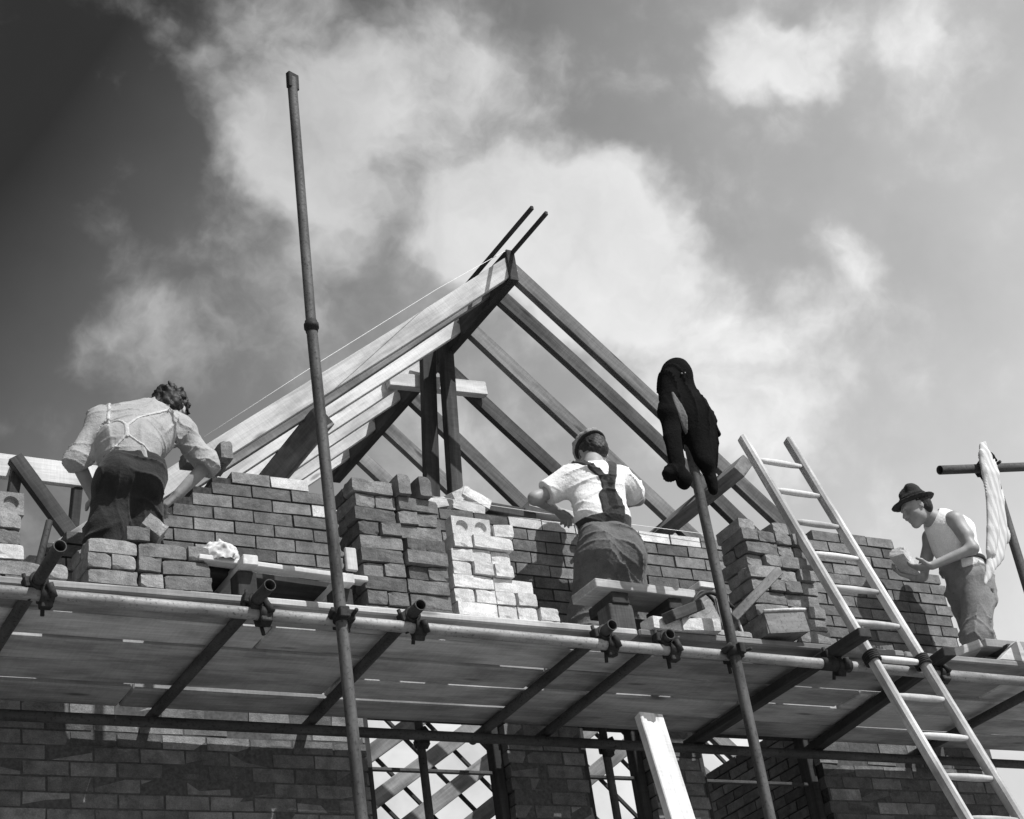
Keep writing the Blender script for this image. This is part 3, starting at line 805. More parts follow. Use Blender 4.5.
# ------------------------------------------------------------------ ladder
ang = R(69.7); ldv = Vector((0, math.cos(ang), math.sin(ang))); base_pt = Vector((0, 6.405, 4.63))
def lad(x, z): t = (z-base_pt.z)/ldv.z; p = base_pt+ldv*t; return Vector((x, p.y, p.z))
la = empty('ladder', lad(6.25, 0.02), 'pale wooden pole ladder leaning against the scaffold ledger', 'ladder')
nl = Vector((0, -math.sin(ang), math.cos(ang)))
beam('stile', lad(6.075, .02), lad(6.075, 6.27), .042, .062, M_ladder, la, nl, bev=.012)
beam('stile', lad(6.405, .02), lad(6.425, 6.31), .042, .062, M_ladder, la, nl, bev=.012)
z = 6.085; zs = []
while z > .3:
    m, L = frame(lad(6.085, z), lad(6.405, z-.004))
    from_bm('rung', lathe_x([(-L/2, 0), (-L/2, .013), (-L*.3, .0175), (0, .019), (L*.3, .0175), (L/2, .013), (L/2, 0)], 14), M_ladder, m, la)
    z -= .2375
for x in (6.075, 6.41):                          # rope lashings at the ledger
    pts = []
    for i in range(60):
        a = i/60*2*math.pi*5; c = lad(x, 4.66)
        pts.append(c+Vector((math.cos(a)*.034, .0, 0))+nl*(math.sin(a)*.044)+ldv*(-.03+.06*i/60))
    tag(wire('lashing', pts, .006, M_iron), f'dark rope lashing round the {"left" if x < 6.2 else "right"} ladder stile at the ledger', 'rope', 'ladder lashings')

# ------------------------------------------------------------------ trestle boards, tools
def trestle(loc, label, parts):
    t = empty('mortar_stand', loc, label, 'board stand', 'mortar board stands')
    for nm, p0, p1, w, h, mat in parts: beam(nm, p0, p1, w, h, mat, t, wob=0)
    return t
t1 = trestle((3.0, 6.9, PT), 'low board stand heaped with mortar left of the tall dark brick stack',
    [('board', (2.63, 6.74, 5.03), (3.43, 6.72, 4.985), .06, .026, M_pale), ('board', (2.66, 6.92, 5.03), (3.46, 6.9, 4.985), .19, .03, M_darkwood), ('board', (2.66, 7.12, 5.03), (3.46, 7.1, 4.985), .19, .03, M_darkwood),  # dark rear boards and legs stand in for shade under the stand
     ('cross_bearer', (2.84, 6.64, 5.00), (2.84, 7.2, 5.00), .07, .05, M_pale), ('cross_bearer', (3.31, 6.66, 4.965), (3.31, 7.2, 4.965), .07, .05, M_pale),
     ('leg', (2.84, 6.74, PT), (2.84, 6.74, 4.97), .09, .09, M_darkwood), ('leg', (2.84, 7.12, PT), (2.84, 7.12, 4.97), .09, .09, M_darkwood),
     ('leg', (3.31, 6.76, PT), (3.31, 6.76, 4.94), .09, .09, M_darkwood), ('leg', (3.31, 7.12, PT), (3.31, 7.12, 4.94), .09, .09, M_darkwood)])
v = Vol((2.6, 6.64, 5.02), (2.92, 7.0, 5.2), .006)
v.op(ell((2.75, 6.78, 5.05), (.085, .1, .085)), .03, disp=lumps(.007, 75, 1.0)); v.op(ell((2.70, 6.82, 5.05), (.09, .08, .06)), .03, disp=lumps(.007, 85, 2.0))
tag(v.obj('mortar_heap', M_mortarpale, None, origin=(2.74, 6.8, 5.045)), 'rough pale mortar heap on the low board stand', 'mortar')
timber('upright_offcut', (3.335, 6.66, 5.0), (3.335, 6.66, 5.115), .055, .02, M_pale, 'small pale wood offcut standing at the board stand edge behind pole', 'wood offcut', (0, 1, 0))
t2 = trestle((4.98, 6.9, PT), 'heavy plank stand in front of the capped mason',
    [('board', (4.70, 6.85, 5.105), (5.345, 6.875, 5.105), .225, .048, M_board),
     ('batten', (5.33, 6.80, 5.148), (5.43, 6.805, 5.148), .15, .035, M_pale),
     ('cross_bearer', (4.86, 6.77, 5.05), (4.86, 7.0, 5.05), .10, .06, M_darkwood), ('cross_bearer', (5.2, 6.78, 5.05), (5.2, 7.0, 5.05), .08, .06, M_darkwood),
     ('leg', (4.86, 6.84, PT), (4.86, 6.84, 5.02), .14, .12, M_roofdark), ('leg', (5.05, 6.98, PT), (5.05, 6.98, 5.02), .30, .10, M_darkwood), ('leg', (5.24, 6.85, PT), (5.24, 6.85, 5.02), .08, .12, M_darkwood)])
t3 = trestle((7.5, 6.9, PT), 'rough board stand at the feet of the man in a hat',
    [('board', (7.02, 6.98, 4.910), (7.30, 6.86, 4.985), .16, .05, M_board), ('board', (7.29, 6.86, 4.985), (8.2, 6.88, 5.000), .17, .05, M_board), ('board', (7.33, 7.05, 4.985), (8.2, 7.06, 4.995), .17, .05, M_board),
     ('cross_bearer', (7.45, 6.74, 4.950), (7.45, 7.12, 4.950), .07, .045, M_darkwood), ('leg', (7.36, 6.86, PT), (7.36, 6.86, 4.925), .10, .06, M_roofdark), ('leg', (7.9, 6.86, PT), (7.9, 6.86, 4.955), .12, .12, M_roofdark), ('leg', (7.36, 7.05, PT), (7.36, 7.05, 4.925), .10, .06, M_roofdark), ('leg', (7.9, 7.05, PT), (7.9, 7.05, 4.955), .12, .12, M_roofdark)])
bm = bmesh.new()                                  # a sawn triangular wedge
ps = [(7.17, 0, 4.802), (7.40, 0, 4.802), (7.36, 0, 4.935)]
fa = [bm.verts.new((x, 6.60, z)) for x, _, z in ps]; fb = [bm.verts.new((x, 6.66, z)) for x, _, z in ps]
bm.faces.new(fa); bm.faces.new(fb[::-1])
for i in range(3): bm.faces.new((fa[i], fb[i], fb[(i+1) % 3], fa[(i+1) % 3]))
bmesh.ops.recalc_face_normals(bm, faces=bm.faces)
bmesh.ops.bevel(bm, geom=list(bm.edges), offset=.003, segments=1, affect='EDGES')
tag(from_bm('timber_wedge', bm, M_pale), 'pale sawn wedge lying at the platform edge on the right', 'wedge')

# tool bag with a batten stuck out of it
bag = empty('tool_bag', (5.33, 6.68, PT), 'pale canvas tool bag with a dark rim beside the middle pole', 'tool bag')
def prism(name, pts, y0, y1, mat, parent, bev=.008):
    bm = bmesh.new(); A = [bm.verts.new((x, y0+dy, z)) for x, z, dy in pts]; Bv = [bm.verts.new((x, y1+dy, z)) for x, z, dy in pts]; n = len(pts)
    bm.faces.new(A); bm.faces.new(Bv[::-1])
    for i in range(n): bm.faces.new((A[i], Bv[i], Bv[(i+1) % n], A[(i+1) % n]))
    bmesh.ops.recalc_face_normals(bm, faces=bm.faces); bmesh.ops.bevel(bm, geom=list(bm.edges), offset=bev, segments=2, affect='EDGES', clamp_overlap=True)
    bmesh.ops.triangulate(bm, faces=bm.faces)
    return from_bm(name, bm, mat, None, parent)
prism('flap', [(5.13, 4.802, 0), (5.15, 4.89, .01), (5.215, 4.96, .02), (5.29, 5.02, .0), (5.318, 5.03, -.02), (5.325, 4.90, -.06), (5.30, 4.802, -.07)], 6.66, 6.70, M_canvas, bag)
prism('side_panel', [(5.33, 4.802, -.03), (5.335, 4.95, -.01), (5.345, 5.035, .0), (5.385, 5.055, .02), (5.43, 5.035, .04), (5.465, 4.985, .05), (5.48, 4.90, .05), (5.485, 4.802, .04)], 6.64, 6.66, M_zinc, bag)
prism('base', [(5.16, 4.802, 0), (5.16, 4.84, 0), (5.50, 4.84, 0), (5.50, 4.802, 0)], 6.60, 6.82, M_canvas, bag)
wire('edge_binding', [(5.475, 6.672, 4.985), (5.492, 6.672, 4.90), (5.50, 6.665, 4.81)], .007, M_mortarpale, bag)
wire('bag_rim', [(5.20+.26*i/14, 6.655, 4.99+.075*math.sin(math.pi*i/14)) for i in range(15)], .010, M_iron, bag)
wire('handle', [(5.25+.14*i/12, 6.70, 5.03+.06*math.sin(math.pi*i/12)) for i in range(13)], .009, M_leather, bag)
timber('batten', (5.44, 6.66, 4.93), (5.76, 6.60, 5.20), .05, .05, M_zinc, 'grey batten sticking up out of the tool bag', 'batten')
timber('propping_baulk', (4.94, 6.52, 4.84), (5.21, 6.62, 4.965), .07, .055, M_roofdark, 'dark short baulk leaning from the ledger to the tool bag', 'timber')
pan = empty('mortar_pan', (5.70, 6.62, PT), 'shallow metal mortar pan with pale crusted rim by the leaning stack', 'pan')
bm = bmesh.new()
for a, e, w, h in (((5.56, 6.545, 4.87), (5.82, 6.545, 4.90), .006, .12), ((5.56, 6.68, 4.87), (5.82, 6.68, 4.90), .006, .12)): 
    m, L = frame(a, e); box_bm(L, w, h, .001, bm, m)
for x, z in ((5.56, 4.87), (5.82, 4.90)): box_bm(.006, .13, .118, .001, bm, Matrix.Translation((x, 6.6125, z)))
box_bm(.25, .126, .006, .001, bm, frame((5.565, 6.6125, 4.815), (5.815, 6.6125, 4.845))[0])
from_bm('pan_body', bm, M_zinc, None, pan)
wire('rim', [(5.555, 6.54, 4.932), (5.7, 6.538, 4.95), (5.825, 6.54, 4.963), (5.83, 6.61, 4.965), (5.825, 6.685, 4.963)], .008, M_mortarpale, pan)
# prop plank and others below
timber('leaning_plank', (4.845, 6.70, 4.40), (4.62, 5.60, 0.0), .135, .05, M_pale, 'pale plank propped upright under the platform, shaded near its top', 'plank', (0, 1, 0))

# ------------------------------------------------------------------ clothes hung on the scaffold
jk = empty('jacket', (5.23, 6.45, 5.5), 'black jacket hung over the top of the middle scaffold pole', 'jacket')
v = Vol((4.92, 6.25, 5.44), (5.56, 6.7, 6.36), .007)
v.op(ell((5.245, 6.445, 6.22), (.075, .085, .085)), .03)
v.op(cone((5.25, 6.45, 6.20), (5.27, 6.45, 5.95), .075, .13, ((0, 1, 0), 1.3)), .05)
v.op(cone((5.27, 6.45, 5.95), (5.31, 6.45, 5.80), .125, .085, ((0, 1, 0), 1.3)), .05)
v.op(cone((5.25, 6.415, 6.02), (5.275, 6.41, 5.70), .080, .055, ((0, 1, 0), 1.5)), .05)
v.op(cone((5.30, 6.45, 5.82), (5.325, 6.45, 5.62), .075, .035, ((0, 1, 0), 1.3)), .05)
v.op(cone((5.36, 6.46, 6.06), (5.445, 6.46, 5.90), .05, .014), .02)
v.op(cone((5.17, 6.42, 6.16), (5.11, 6.41, 5.95), .055, .05), .04)
v.op(cone((5.11, 6.41, 5.95), (5.10, 6.41, 5.66), .048, .044, ((.3, 1, 0), 1.5)), .035)
v.op(cone((5.09, 6.41, 5.62), (5.03, 6.41, 5.585), .03, .03), .02); v.op(ell((5.115, 6.41, 5.565), (.04, .04, .06)), .02)
v.op(ell((5.335, 6.46, 5.575), (.03, .03, .05)), .03)
Pall = v.all_pts(); Fw = v.F + folds(.004, (1, .4, .15), 40, (0, .2, 1), 7, 2.0)(Pall) + creases(.020, (1, .4, .2), 34, (.1, .2, 1), 6, .9)(Pall) + creases(.006, (.7, .3, .65), 26, (1, .2, 0), 8, 1.7)(Pall)
v.obj('jacket_body', M_black, jk, F=Fw, origin=(5.23, 6.45, 5.5), one=True)
X_, Y_, Z_ = Pall[..., 0], Pall[..., 1], Pall[..., 2]
tz = np.clip((6.05-Z_)/.23, 0, 1); cx = 5.125+.065*tz
Fl = np.maximum(np.maximum(Fw-.006, -Fw-.012), np.abs(X_-cx)-.026*np.sin(np.pi*np.clip(tz*.93+.07, 0, 1)))
Fl = np.maximum(np.maximum(Fl, Y_-6.44), np.abs(Z_-5.935)-.115); v.obj('lining', M_lining, jk, F=Fl, origin=(5.23, 6.45, 5.5), one=True)
for p in ((5.205, 6.355, 6.17), (5.225, 6.352, 6.175)):
    from_bm('button', lathe_x([(-.003, 0), (-.003, .0045), (.003, .0045), (.003, 0)], 10), M_zinc, Matrix.Translation(p) @ Matrix.Rotation(R(90), 4, 'Z'), jk)

sh = empty('hanging_shirt', (7.3, 6.44, 5.3), 'pale striped shirt hung on the crossed scaffold tubes', 'shirt')
v = Vol((6.92, 6.28, 5.1), (7.56, 6.62, 6.15), .0055)
for chain in ([((7.36, 6.445, 6.075), .022), ((7.345, 6.43, 6.0), .042), ((7.30, 6.41, 5.87), .040), ((7.265, 6.41, 5.72), .036), ((7.20, 6.41, 5.50), .040), ((7.14, 6.41, 5.36), .030)],
              [((7.35, 6.43, 5.98), .035), ((7.335, 6.41, 5.86), .042), ((7.31, 6.415, 5.70), .040), ((7.28, 6.43, 5.50), .050), ((7.20, 6.43, 5.36), .042), ((7.10, 6.42, 5.25), .024), ((7.03, 6.42, 5.165), .007)]):
    for (a, ra), (e, rb) in zip(chain, chain[1:]): v.op(cone(a, e, ra, rb, ((0, 1, 0), 1.7)), .012)
Pall = v.all_pts(); Fw = v.F + folds(.005, (1, .3, -.34), 70, (0, 0, 1), 4, .6)(Pall) + creases(.022, (1, .3, -.36), 40, (.3, 0, .95), 3.5, .6, 2)(Pall) + creases(.007, (1, .2, -.36), 90, (.3, 0, .95), 3, 1.9)(Pall)
m_st, q, b = newmat('striped_cotton', .95, .1)
tcx = q.n('ShaderNodeTexCoord'); wv = q.n('ShaderNodeTexWave'); q.link(q.vmath('MULTIPLY', tcx.outputs['Object'], (1, .3, -.28)), wv.inputs['Vector'])
wv.inputs['Scale'].default_value = 9; wv.inputs['Distortion'].default_value = .4
q.link(q.mapr(wv.outputs['Fac'], .4, .6, .50, .66), b.inputs['Base Color'])
v.obj('shirt_body', m_st, sh, F=Fw, origin=(7.3, 6.44, 5.3), one=True)
v = Vol((7.32, 6.36, 5.93), (7.48, 6.62, 6.09), .006); v.op(ell((7.395, 6.47, 6.0), (.04, .05, .05)), .02, disp=lumps(.008, 70, 3)); v.obj('dark_collar', M_black, sh, origin=(7.39, 6.47, 6.0))

# ------------------------------------------------------------------ people
def boots(name, parent, feet, org):
    for (x, y, d) in feet:
        d = unit((d[0], d[1], 0)); c = np.array((x, y, PT))
        v = Vol(c-.2+np.array((0, 0, .19)), c+np.array((.2, .2, .22))+d*.08, .008)
        v.lo = A_(c-np.array((.24, .24, .0))); v.n = np.array((62, 62, 30)); v.F = np.full(v.n, .12, np.float32)
        v.op(cone(c+(0, 0, .2)-d*.02, c-d*.03+(0, 0, .06), .052, .05), .02); v.op(cone(c-d*.05+(0, 0, .045), c+d*.15+(0, 0, .04), .042, .042), .03)
        Pall = v.all_pts(); Fw = np.maximum(v.F, PT+.002-Pall[..., 2]); v.obj(name, M_leather, parent, F=Fw, origin=org)

def body_common(v, J):
    """one continuous figure from named joints"""
    c = lambda a, b, ra, rb, k=.03, sq=None: v.op(cone(J[a], J[b], ra, rb, sq), k)
    fwd = J['fwd']
    v.op(cone(J['hip'], J['waist'], .098, .100, (fwd, 1.2)), .05); v.op(cone(J['waist'], J['chest'], .100, .130, (fwd, 1.3)), .06)
    v.op(cone(J['shL'], J['shR'], .062, .062), .06); v.op(cone(J['chest'], J['neck'], .12, .06), .05)
    v.op(cone(J['neck'], J['headbase'], .056, .052), .03)
    for s in 'LR':
        v.op(cone(J['sh'+s], J['el'+s], .050, .036), .03); v.op(cone(J['el'+s], J['wr'+s], .037, .027), .025)
        v.op(cone(J['hp'+s], J['kn'+s], .072, .055), .04); v.op(cone(J['kn'+s], J['an'+s], .058, .042), .03)
        f = unit((*J['fwd'][:2], 0)); a = np.array(J['an'+s]); v.op(cone(a-(0, 0, .04), a+f*.12-(0, 0, .05), .035, .028), .02)

# ---- left mason: pale shirt, braces, dark trousers, bending to the wall
org = (2.48, 7.22, PT)
pa = empty('person', org, 'man with curly dark hair bending over the wall in pale shirt and braces', 'person', 'masons on the scaffold')
J = dict(fwd=(.35, .94, 0), hip=(2.495, 7.20, 5.66), waist=(2.52, 7.25, 5.83), chest=(2.635, 7.42, 6.035), neck=(2.735, 7.53, 6.215), headbase=(2.825, 7.60, 6.275),
         shL=(2.44, 7.43, 6.065), shR=(2.855, 7.48, 6.135), elL=(2.31, 7.40, 5.83), elR=(2.985, 7.45, 5.915), wrL=(2.42, 7.50, 5.70), wrR=(2.85, 7.50, 5.765),
         hpL=(2.41, 7.2, 5.64), hpR=(2.585, 7.2, 5.64), knL=(2.37, 7.27, 5.24), knR=(2.60, 7.28, 5.24), anL=(2.35, 7.2, 4.89), anR=(2.61, 7.2, 4.89))
lo, hi = (2.14, 6.98, 4.80), (3.12, 7.86, 6.56)
v = Vol(lo, hi, .0068); body_common(v, J)
f, r, u, ax, P = add_head(v, (2.885, 7.655, 6.315), (.50, .72, -.48))
add_hand(v, J['wrR'], (-.55, .40, -.45), (-.3, .5, -.6), -1, curl=.6); add_hand(v, J['wrL'], (.6, .6, -.4), (.2, .5, -.6), 1, curl=.5)
v.obj('body', M_skint, pa, origin=org)
v = Vol(lo, hi, .0068)
v.op(cone(J['waist'], J['chest'], .140, .150, (J['fwd'], 1.25)), .05); v.op(cone((2.505, 7.21, 5.72), J['waist'], .122, .148, (J['fwd'], 1.2)), .04)
v.op(cone(J['shL'], J['shR'], .072, .072), .11); v.op(cone(J['chest'], J['neck'], .14, .072), .09)
for s in 'LR': v.op(cone(J['sh'+s], J['el'+s], .060, .062), .04)
v.op(cone(J['elL'], np.array(J['elL'])+.35*(np.array(J['wrL'])-J['elL']), .058, .056), .02); v.op(cone(J['elR'], np.array(J['elR'])+.25*(np.array(J['wrR'])-J['elR']), .058, .058), .02)
v.op(cone(np.array(J['neck'])+(.0, -.01, .0), np.array(J['neck'])+(.035, .025, .025), .072, .064), .01)
Pall = v.all_pts()
Fsh = v.F + folds(.0085, (.85, .1, -.45), 36, (.4, 0, .9), 8, .3)(Pall) + creases(.016, (.9, .1, -.4), 32, (.4, .1, .9), 9, .7)(Pall) + creases(.010, (.3, .1, .9), 48, (.9, .1, 0), 11, 2.1)(Pall)
Fsh = cut(cut(Fsh, Pall, J['elL'], J['wrL'], .22), Pall, J['elR'], J['wrR'], .14)
Fsh = np.maximum(Fsh, (5.70-Pall[..., 2])+.15*(Pall[..., 1]-7.2))
v.obj('shirt', M_shirt, pa, F=Fsh, origin=org, one=True)
def strap(poly, w, side_y, base, thick=.007):
    d = np.full(base.shape, 9., np.float32); X, Z = Pall[..., 0], Pall[..., 2]
    for (x0, z0), (x1, z1) in zip(poly, poly[1:]):
        dx, dz = x1-x0, z1-z0; t = np.clip(((X-x0)*dx+(Z-z0)*dz)/(dx*dx+dz*dz), 0, 1); d = np.minimum(d, np.hypot(X-x0-t*dx, Z-z0-t*dz))
    q = np.maximum(np.maximum(base-thick, -base-.012), d-w); return np.maximum(q, side_y)
sy = Pall[..., 1]-(7.30+(Pall[..., 2]-5.85)*.62+.04)
for poly, w in (([(2.475, 5.90), (2.44, 6.01), (2.47, 6.16)], .0075), ([(2.475, 5.90), (2.56, 6.0), (2.68, 6.07), (2.80, 6.16)], .0075), ([(2.475, 5.91), (2.47, 5.84)], .011), ([(2.47, 5.85), (2.39, 5.75)], .006), ([(2.47, 5.85), (2.58, 5.75)], .006)):
    v.obj('brace_strap', M_pstrap, pa, F=strap(poly, w, sy, Fsh), origin=org)
v = Vol(lo, hi, .0075)
v.op(cone(J['hip'], np.array(J['waist'])+(0, 0, .04), .124, .130, (J['fwd'], 1.05)), .05)
for s in 'LR': v.op(ell(np.array(J['hp'+s])+(0, -.055, -.01), (.074, .085, .11)), .05)
J['anL'] = (2.33, 7.2, 4.89); J['knL'] = (2.385, 7.27, 5.24); J['knR'] = (2.565, 7.28, 5.24); J['hpL'] = (2.43, 7.2, 5.64); J['hpR'] = (2.565, 7.2, 5.64)
for s in 'LR': v.op(cone(J['hp'+s], J['kn'+s], .098, .092), .02); v.op(cone(J['kn'+s], J['an'+s], .092, .090), .02)
v.op(cone((2.49, 7.08, 5.63), (2.485, 7.08, 5.45), .004, .012), .02, 'c')
v.op(cone((2.66, 7.10, 5.74), (2.70, 7.17, 5.60), .006, .006), .015, 'c')
Pt = v.all_pts(); Ft = v.F + folds(.007, (.45, .1, .9), 30, (1, .2, 0), 9, .8)(Pt) + creases(.015, (.5, .1, .85), 30, (1, .2, 0), 10, 2.1)(Pt) + creases(.010, (.95, .1, .2), 38, (.1, .2, 1), 9, .4)(Pt)
Ft = np.maximum(Ft, Pt[..., 2]-(5.765+.1*(Pt[..., 1]-7.2)+.006*np.sin(Pt[..., 0]*40)))
v.obj('trousers', M_trou, pa, F=Ft, origin=org, one=True)
v = Vol((2.7, 7.45, 6.14), (3.1, 7.85, 6.54), .006)
v.op(ell(P(-.020, 0, .052), (.110, .094, .088), ax), .02, disp=lumps(.012, 52, .4)); v.F += lumps(.005, 120, 1.1)(v.all_pts()); v.op(ell(P(-.065, 0, .0), (.05, .075, .06), ax), .03, disp=lumps(.008, 60, 1.4))
v.op(ell(P(.055, .0, .085), (.05, .06, .035), ax), .02, disp=lumps(.012, 60, 2.2))
v.obj('hair', M_hair, pa, origin=org)
boots('boot', pa, ((2.35, 7.2, (.2, 1)), (2.61, 7.2, (.3, 1))), org)
tr = empty('trowel', (2.80, 7.54, 5.72), 'dark pointing trowel held by the man in braces', 'trowel')
beam('handle', (2.83, 7.525, 5.725), (2.745, 7.575, 5.70), .026, .026, M_darkwood, tr)
bm = bmesh.new(); vs = [bm.verts.new(p) for p in ((2.755, 7.575, 5.705), (2.72, 7.55, 5.66), (2.60, 7.64, 5.66), (2.72, 7.66, 5.71))]; bm.faces.new(vs)
r_ = bmesh.ops.extrude_face_region(bm, geom=bm.faces[:]); bmesh.ops.translate(bm, vec=(0, 0, .003), verts=[x for x in r_['geom'] if isinstance(x, bmesh.types.BMVert)])
bmesh.ops.recalc_face_normals(bm, faces=bm.faces); from_bm('blade', bm, M_iron, None, tr)

# ---- middle mason: white tee, dark crossed dungaree straps, cap
org = (5.23, 7.36, PT)
pb = empty('person', org, 'man in flat cap, white tee and dark crossed-strap dungarees seen from behind', 'person', 'masons on the scaffold')
J = dict(fwd=(.05, 1, 0), hip=(5.235, 7.34, 5.63), waist=(5.255, 7.36, 5.83), chest=(5.30, 7.42, 6.03), neck=(5.345, 7.475, 6.225), headbase=(5.365, 7.50, 6.31),
         shL=(5.155, 7.45, 6.10), shR=(5.49, 7.45, 6.14), elL=(4.935, 7.51, 5.99), elR=(5.675, 7.56, 6.10), wrL=(5.17, 7.68, 6.035), wrR=(5.52, 7.76, 6.10),
         hpL=(5.13, 7.34, 5.60), hpR=(5.335, 7.34, 5.60), knL=(5.10, 7.45, 5.22), knR=(5.37, 7.45, 5.22), anL=(5.10, 7.36, 4.89), anR=(5.38, 7.36, 4.89))
lo, hi = (4.78, 7.05, 4.80), (5.84, 7.94, 6.56)
v = Vol(lo, hi, .0068); body_common(v, J)
f, r, u, ax, P = add_head(v, (5.395, 7.53, 6.340), (.12, .88, -.42))
add_hand(v, J['wrL'], (.75, .35, -.15), (.1, .3, -.9), -1, curl=.5); add_hand(v, J['wrR'], (-.5, .4, -.2), (0, .3, -.9), 1, curl=.5)
v.obj('body', M_skint, pb, origin=org)
v = Vol(lo, hi, .0068)
v.op(cone((5.25, 7.35, 5.70), J['waist'], .130, .142, (J['fwd'], 1.2)), .05); v.op(cone(J['waist'], J['chest'], .148, .165, (J['fwd'], 1.3)), .05)
v.op(cone(J['shL'], J['shR'], .078, .078), .07); v.op(cone(J['chest'], np.array(J['neck'])-(0, 0, .03), .14, .074), .05)
for s in 'LR':
    a, e = np.array(J['sh'+s]), np.array(J['el'+s]); v.op(cone(a, a+(e-a)*1.0, .072, .070), .04)
Pall = v.all_pts(); Fsh = v.F + folds(.006, (.65, .1, -.65), 34, (.7, 0, .7), 9, 1.9)(Pall) + creases(.014, (.6, .1, -.75), 30, (.7, 0, .7), 9, 1.1)(Pall) + creases(.011, (.25, .1, .95), 42, (1, 0, 0), 11, .2)(Pall)
Fsh = cut(cut(Fsh, Pall, J['shL'], J['elL'], .70), Pall, J['shR'], J['elR'], .80)
v.obj('tee_shirt', M_tee, pb, F=Fsh, origin=org, one=True)
sy = Pall[..., 1]-(7.40+(Pall[..., 2]-5.9)*.10)
for poly, w in (([(5.165, 6.23), (5.24, 6.08), (5.275, 5.99)], .021), ([(5.40, 6.20), (5.33, 6.09), (5.275, 5.98)], .025), ([(5.275, 6.02), (5.255, 5.84)], .040), ([(5.262, 5.90), (5.25, 5.74)], .070), ([(5.38, 5.74), (5.10, 5.73)], .062)):
    v.obj('dungaree_strap', M_strap, pb, F=strap(poly, w, sy, Fsh, .012), origin=org)
v = Vol(lo, hi, .0075)
v.op(cone((5.24, 7.34, 5.62), (5.25, 7.36, 5.82), .150, .138, (J['fwd'], 1.1)), .05)
for s, x in (('L', 5.15), ('R', 5.318)):
    v.op(ell((x, 7.29, 5.59), (.104, .110, .140)), .055); v.op(cone((x, 7.33, 5.56), J['kn'+s], .116, .104), .03); v.op(cone(J['kn'+s], J['an'+s], .108, .098), .03)
v.op(cone((5.30, 7.15, 5.62), (5.42, 7.22, 5.63), .004, .004), .010, 'c'); v.op(cone((5.42, 7.2, 5.63), (5.44, 7.2, 5.50), .004, .004), .010, 'c')
Pt = v.all_pts(); Ft = v.F + folds(.006, (.5, .1, .85), 27, (1, .2, -.3), 8, 2.8)(Pt) + creases(.017, (.55, .1, .8), 24, (1, .2, -.5), 9, .5)(Pt) + creases(.013, (.95, .1, -.25), 34, (.1, .2, 1), 8, 1.9)(Pt) + creases(.010, (.2, .1, 1), 46, (1, .1, 0), 10, 3.1)(Pt)
Ft = np.maximum(Ft, Pt[..., 2]-(5.735-.1*(Pt[..., 0]-5.25)+.008*np.sin(Pt[..., 0]*35)))
v.obj('trousers', M_trou2, pb, F=Ft, origin=org, one=True)
v = Vol((5.2, 7.35, 6.22), (5.56, 7.76, 6.56), .0055)
v.op(ell(P(-.02, 0, .02), (.102, .082, .075), ax), .02, disp=lumps(.003, 120, 1)); v.op(ell(P(-.055, 0, -.03), (.055, .064, .05), ax), .03, disp=lumps(.003, 120, 2))
v.obj('hair', M_hair, pb, origin=org)
v = Vol((5.18, 7.33, 6.26), (5.60, 7.84, 6.58), .0055)
v.op(ell(P(-.004, 0, .088), (.124, .100, .036), ax), .02, disp=lumps(.005, 45, 1)); v.op(cone(P(.095, -.03, .066), P(.095, .03, .066), .03, .03, (u, 2.6)), .02)
v.obj('flat_cap', M_capm, pb, origin=org)
v = Vol((5.18, 7.33, 6.26), (5.60, 7.84, 6.58), .0055); v.op(ell(P(-.012, 0, .066), (.116, .094, .020), ax), .01); v.obj('cap_band', M_felt, pb, origin=org)
boots('boot', pb, ((5.10, 7.36, (-.2, 1)), (5.38, 7.36, (.2, 1))), org)

# ---- right mason: hat, white singlet, side on, brick in hand
org = (8.03, 7.5, PT)
pc = empty('person', org, 'man in dark brimmed hat and white singlet holding a brick, seen side on', 'person', 'masons on the scaffold')
J = dict(fwd=(-.9, .35, 0), hip=(8.065, 7.5, 5.74), waist=(8.06, 7.5, 5.90), chest=(8.03, 7.5, 6.075), neck=(7.915, 7.5, 6.185), headbase=(7.845, 7.5, 6.225),
         shL=(7.975, 7.385, 6.125), shR=(8.02, 7.65, 6.14), elL=(7.985, 7.31, 5.895), elR=(7.93, 7.74, 5.90), wrL=(7.765, 7.47, 5.83), wrR=(7.79, 7.68, 5.85),
         hpL=(8.05, 7.42, 5.70), hpR=(8.09, 7.58, 5.70), knL=(7.93, 7.42, 5.33), knR=(8.13, 7.58, 5.33), anL=(7.92, 7.42, 4.89), anR=(8.20, 7.58, 4.89))
lo, hi = (7.55, 7.1, 4.80), (8.42, 7.9, 6.50)
v = Vol(lo, hi, .0065); body_common(v, J)
f, r, u, ax, P = add_head(v, (7.79, 7.50, 6.245), (-.86, .30, -.33), s=.95)
add_hand(v, J['wrL'], (-.55, .8, .15), (-.1, .4, .9), -1, curl=.35); add_hand(v, J['wrR'], (-.7, .3, .3), (-.5, -.3, .8), 1, curl=.4)
v.op(cone((7.985, 7.38, 6.10), (7.995, 7.335, 6.0), .052, .045), .02)
v.obj('body', M_skint, pc, origin=org)
v = Vol(lo, hi, .0065)
v.op(cone((8.06, 7.5, 5.84), J['waist'], .140, .140, (J['fwd'], 1.15)), .05); v.op(cone(J['waist'], J['chest'], .140, .155, (J['fwd'], 1.2)), .05)
v.op(cone(J['chest'], (7.95, 7.5, 6.15), .15, .085), .05)
for s in 'LR': v.op(cone(np.array(J['sh'+s])+(.01, .03 if s == 'L' else -.03, 0), (7.93, 7.5, 6.16), .062, .06), .03)
a_, b_ = np.array(J['shL']), np.array(J['elL']); v.op(cone(a_+(-.02, -.055, .0), b_, .050, .052), .008, 'c'); v.op(cone((8.04, 7.5, 6.09), (7.985, 7.5, 6.17), .13, .09, ((0, 1, 0), .85)), .03)
